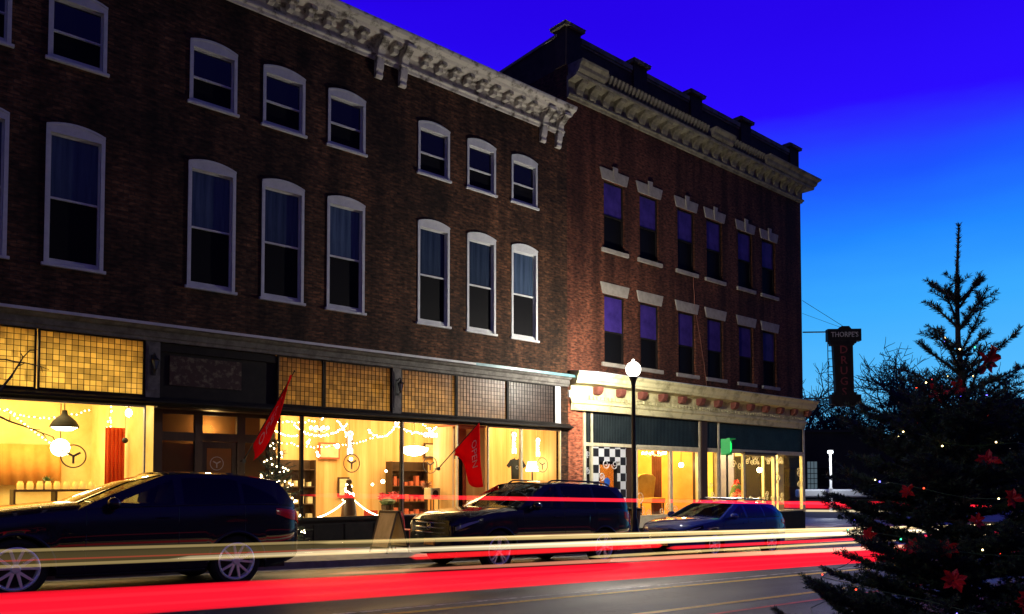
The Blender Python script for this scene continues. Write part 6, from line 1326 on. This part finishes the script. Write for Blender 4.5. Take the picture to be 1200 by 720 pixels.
# added near-pavement lamps, out of the picture, to light fir, road and facades
street_lamp(-3.2, 2.2, 'added black iron lamp post on the near pavement by the bare young tree', 115); street_lamp(13.5, 2.0, 'added black iron lamp post on the near pavement beyond the near fir', 22)

# ================================================================== SKY, CAMERA, RENDER
W = bpy.data.worlds.new('World'); S.world = W; W.use_nodes = True; nt = W.node_tree; N, L = nt.nodes, nt.links; bg = N['Background']
tc = N.new('ShaderNodeTexCoord'); nrm = N.new('ShaderNodeVectorMath'); nrm.operation = 'NORMALIZE'; L.new(tc.outputs['Generated'], nrm.inputs[0]); sp = N.new('ShaderNodeSeparateXYZ'); L.new(nrm.outputs[0], sp.inputs[0])
cn = N.new('ShaderNodeTexNoise'); cn.inputs['Scale'].default_value = 3.4; cn.inputs['Detail'].default_value = 6; cm = N.new('ShaderNodeMapping'); cm.inputs['Scale'].default_value = (1, 1, 4.5); L.new(nrm.outputs[0], cm.inputs[0]); L.new(cm.outputs[0], cn.inputs['Vector'])
elev = N.new('ShaderNodeMath'); elev.operation = 'MULTIPLY_ADD'; elev.inputs[1].default_value = -.05; off = N.new('ShaderNodeMath'); off.operation = 'ADD'; off.inputs[1].default_value = .025; L.new(sp.outputs['Z'], off.inputs[0]); L.new(cn.outputs['Fac'], elev.inputs[0]); L.new(off.outputs[0], elev.inputs[2])
def ramp(stops):
    r = N.new('ShaderNodeValToRGB'); e = r.color_ramp.elements
    while len(e) < len(stops): e.new(.5)
    for el, (p, c) in zip(e, stops): el.position = p; el.color = (*c, 1)
    L.new(elev.outputs[0], r.inputs['Fac']); return r
west = ramp([(0, (.30, .74, 1)), (.06, (.15, .58, .98)), (.13, (.085, .49, 1)), (.20, (.045, .41, 1)), (.27, (.016, .25, 1)), (.335, (.012, .09, 1)), (.40, (.024, .004, 1)), (.56, (.018, .0, .75)), (1, (.006, .003, .10))])
east = ramp([(0, (.006, .006, .018)), (.16, (.008, .008, .03)), (.34, (.026, .026, .19)), (.5, (.016, .014, .22)), (1, (.006, .003, .12))])
dt = N.new('ShaderNodeVectorMath'); dt.operation = 'DOT_PRODUCT'; dt.inputs[1].default_value = (.75, .66, 0); L.new(nrm.outputs[0], dt.inputs[0])
mr = N.new('ShaderNodeMapRange'); mr.interpolation_type = 'SMOOTHSTEP'; mr.inputs['From Min'].default_value = .27; mr.inputs['From Max'].default_value = .66; L.new(dt.outputs['Value'], mr.inputs['Value'])
mx = N.new('ShaderNodeMix'); mx.data_type = 'RGBA'; L.new(mr.outputs[0], mx.inputs['Factor']); L.new(east.outputs[0], mx.inputs['A']); L.new(west.outputs[0], mx.inputs['B'])
L.new(mx.outputs['Result'], bg.inputs['Color']); bg.inputs['Strength'].default_value = 1.0

cd = bpy.data.cameras.new('Camera'); cam = bpy.data.objects.new('Camera', cd); C.objects.link(cam); S.camera = cam
cR, cU, cF = Vector((.748989, -.662582, -.000308)), Vector((-.023878, -.027456, .999338)), Vector((.662152, .748486, .036386))
cam.matrix_world = Matrix(((cR.x, cU.x, -cF.x, 0), (cR.y, cU.y, -cF.y, 0), (cR.z, cU.z, -cF.z, 0), (0, 0, 0, 1)))
cd.sensor_width = 36; cd.lens = 930 / 1200 * 36; cd.shift_y = (529.37 - 360) / 1200; cd.clip_start = .05; cd.clip_end = 2000
S.view_settings.view_transform = 'Standard'; S.view_settings.look = 'None'; S.view_settings.exposure = 0; S.view_settings.gamma = 1; S.view_settings.use_curve_mapping = False
cy = S.cycles; cy.use_denoising = True; cy.max_bounces = 7; cy.diffuse_bounces = 3; cy.glossy_bounces = 3; cy.transparent_max_bounces = 24; cy.caustics_reflective = False; cy.caustics_refractive = False; cy.sample_clamp_indirect = 6; cy.use_adaptive_sampling = True
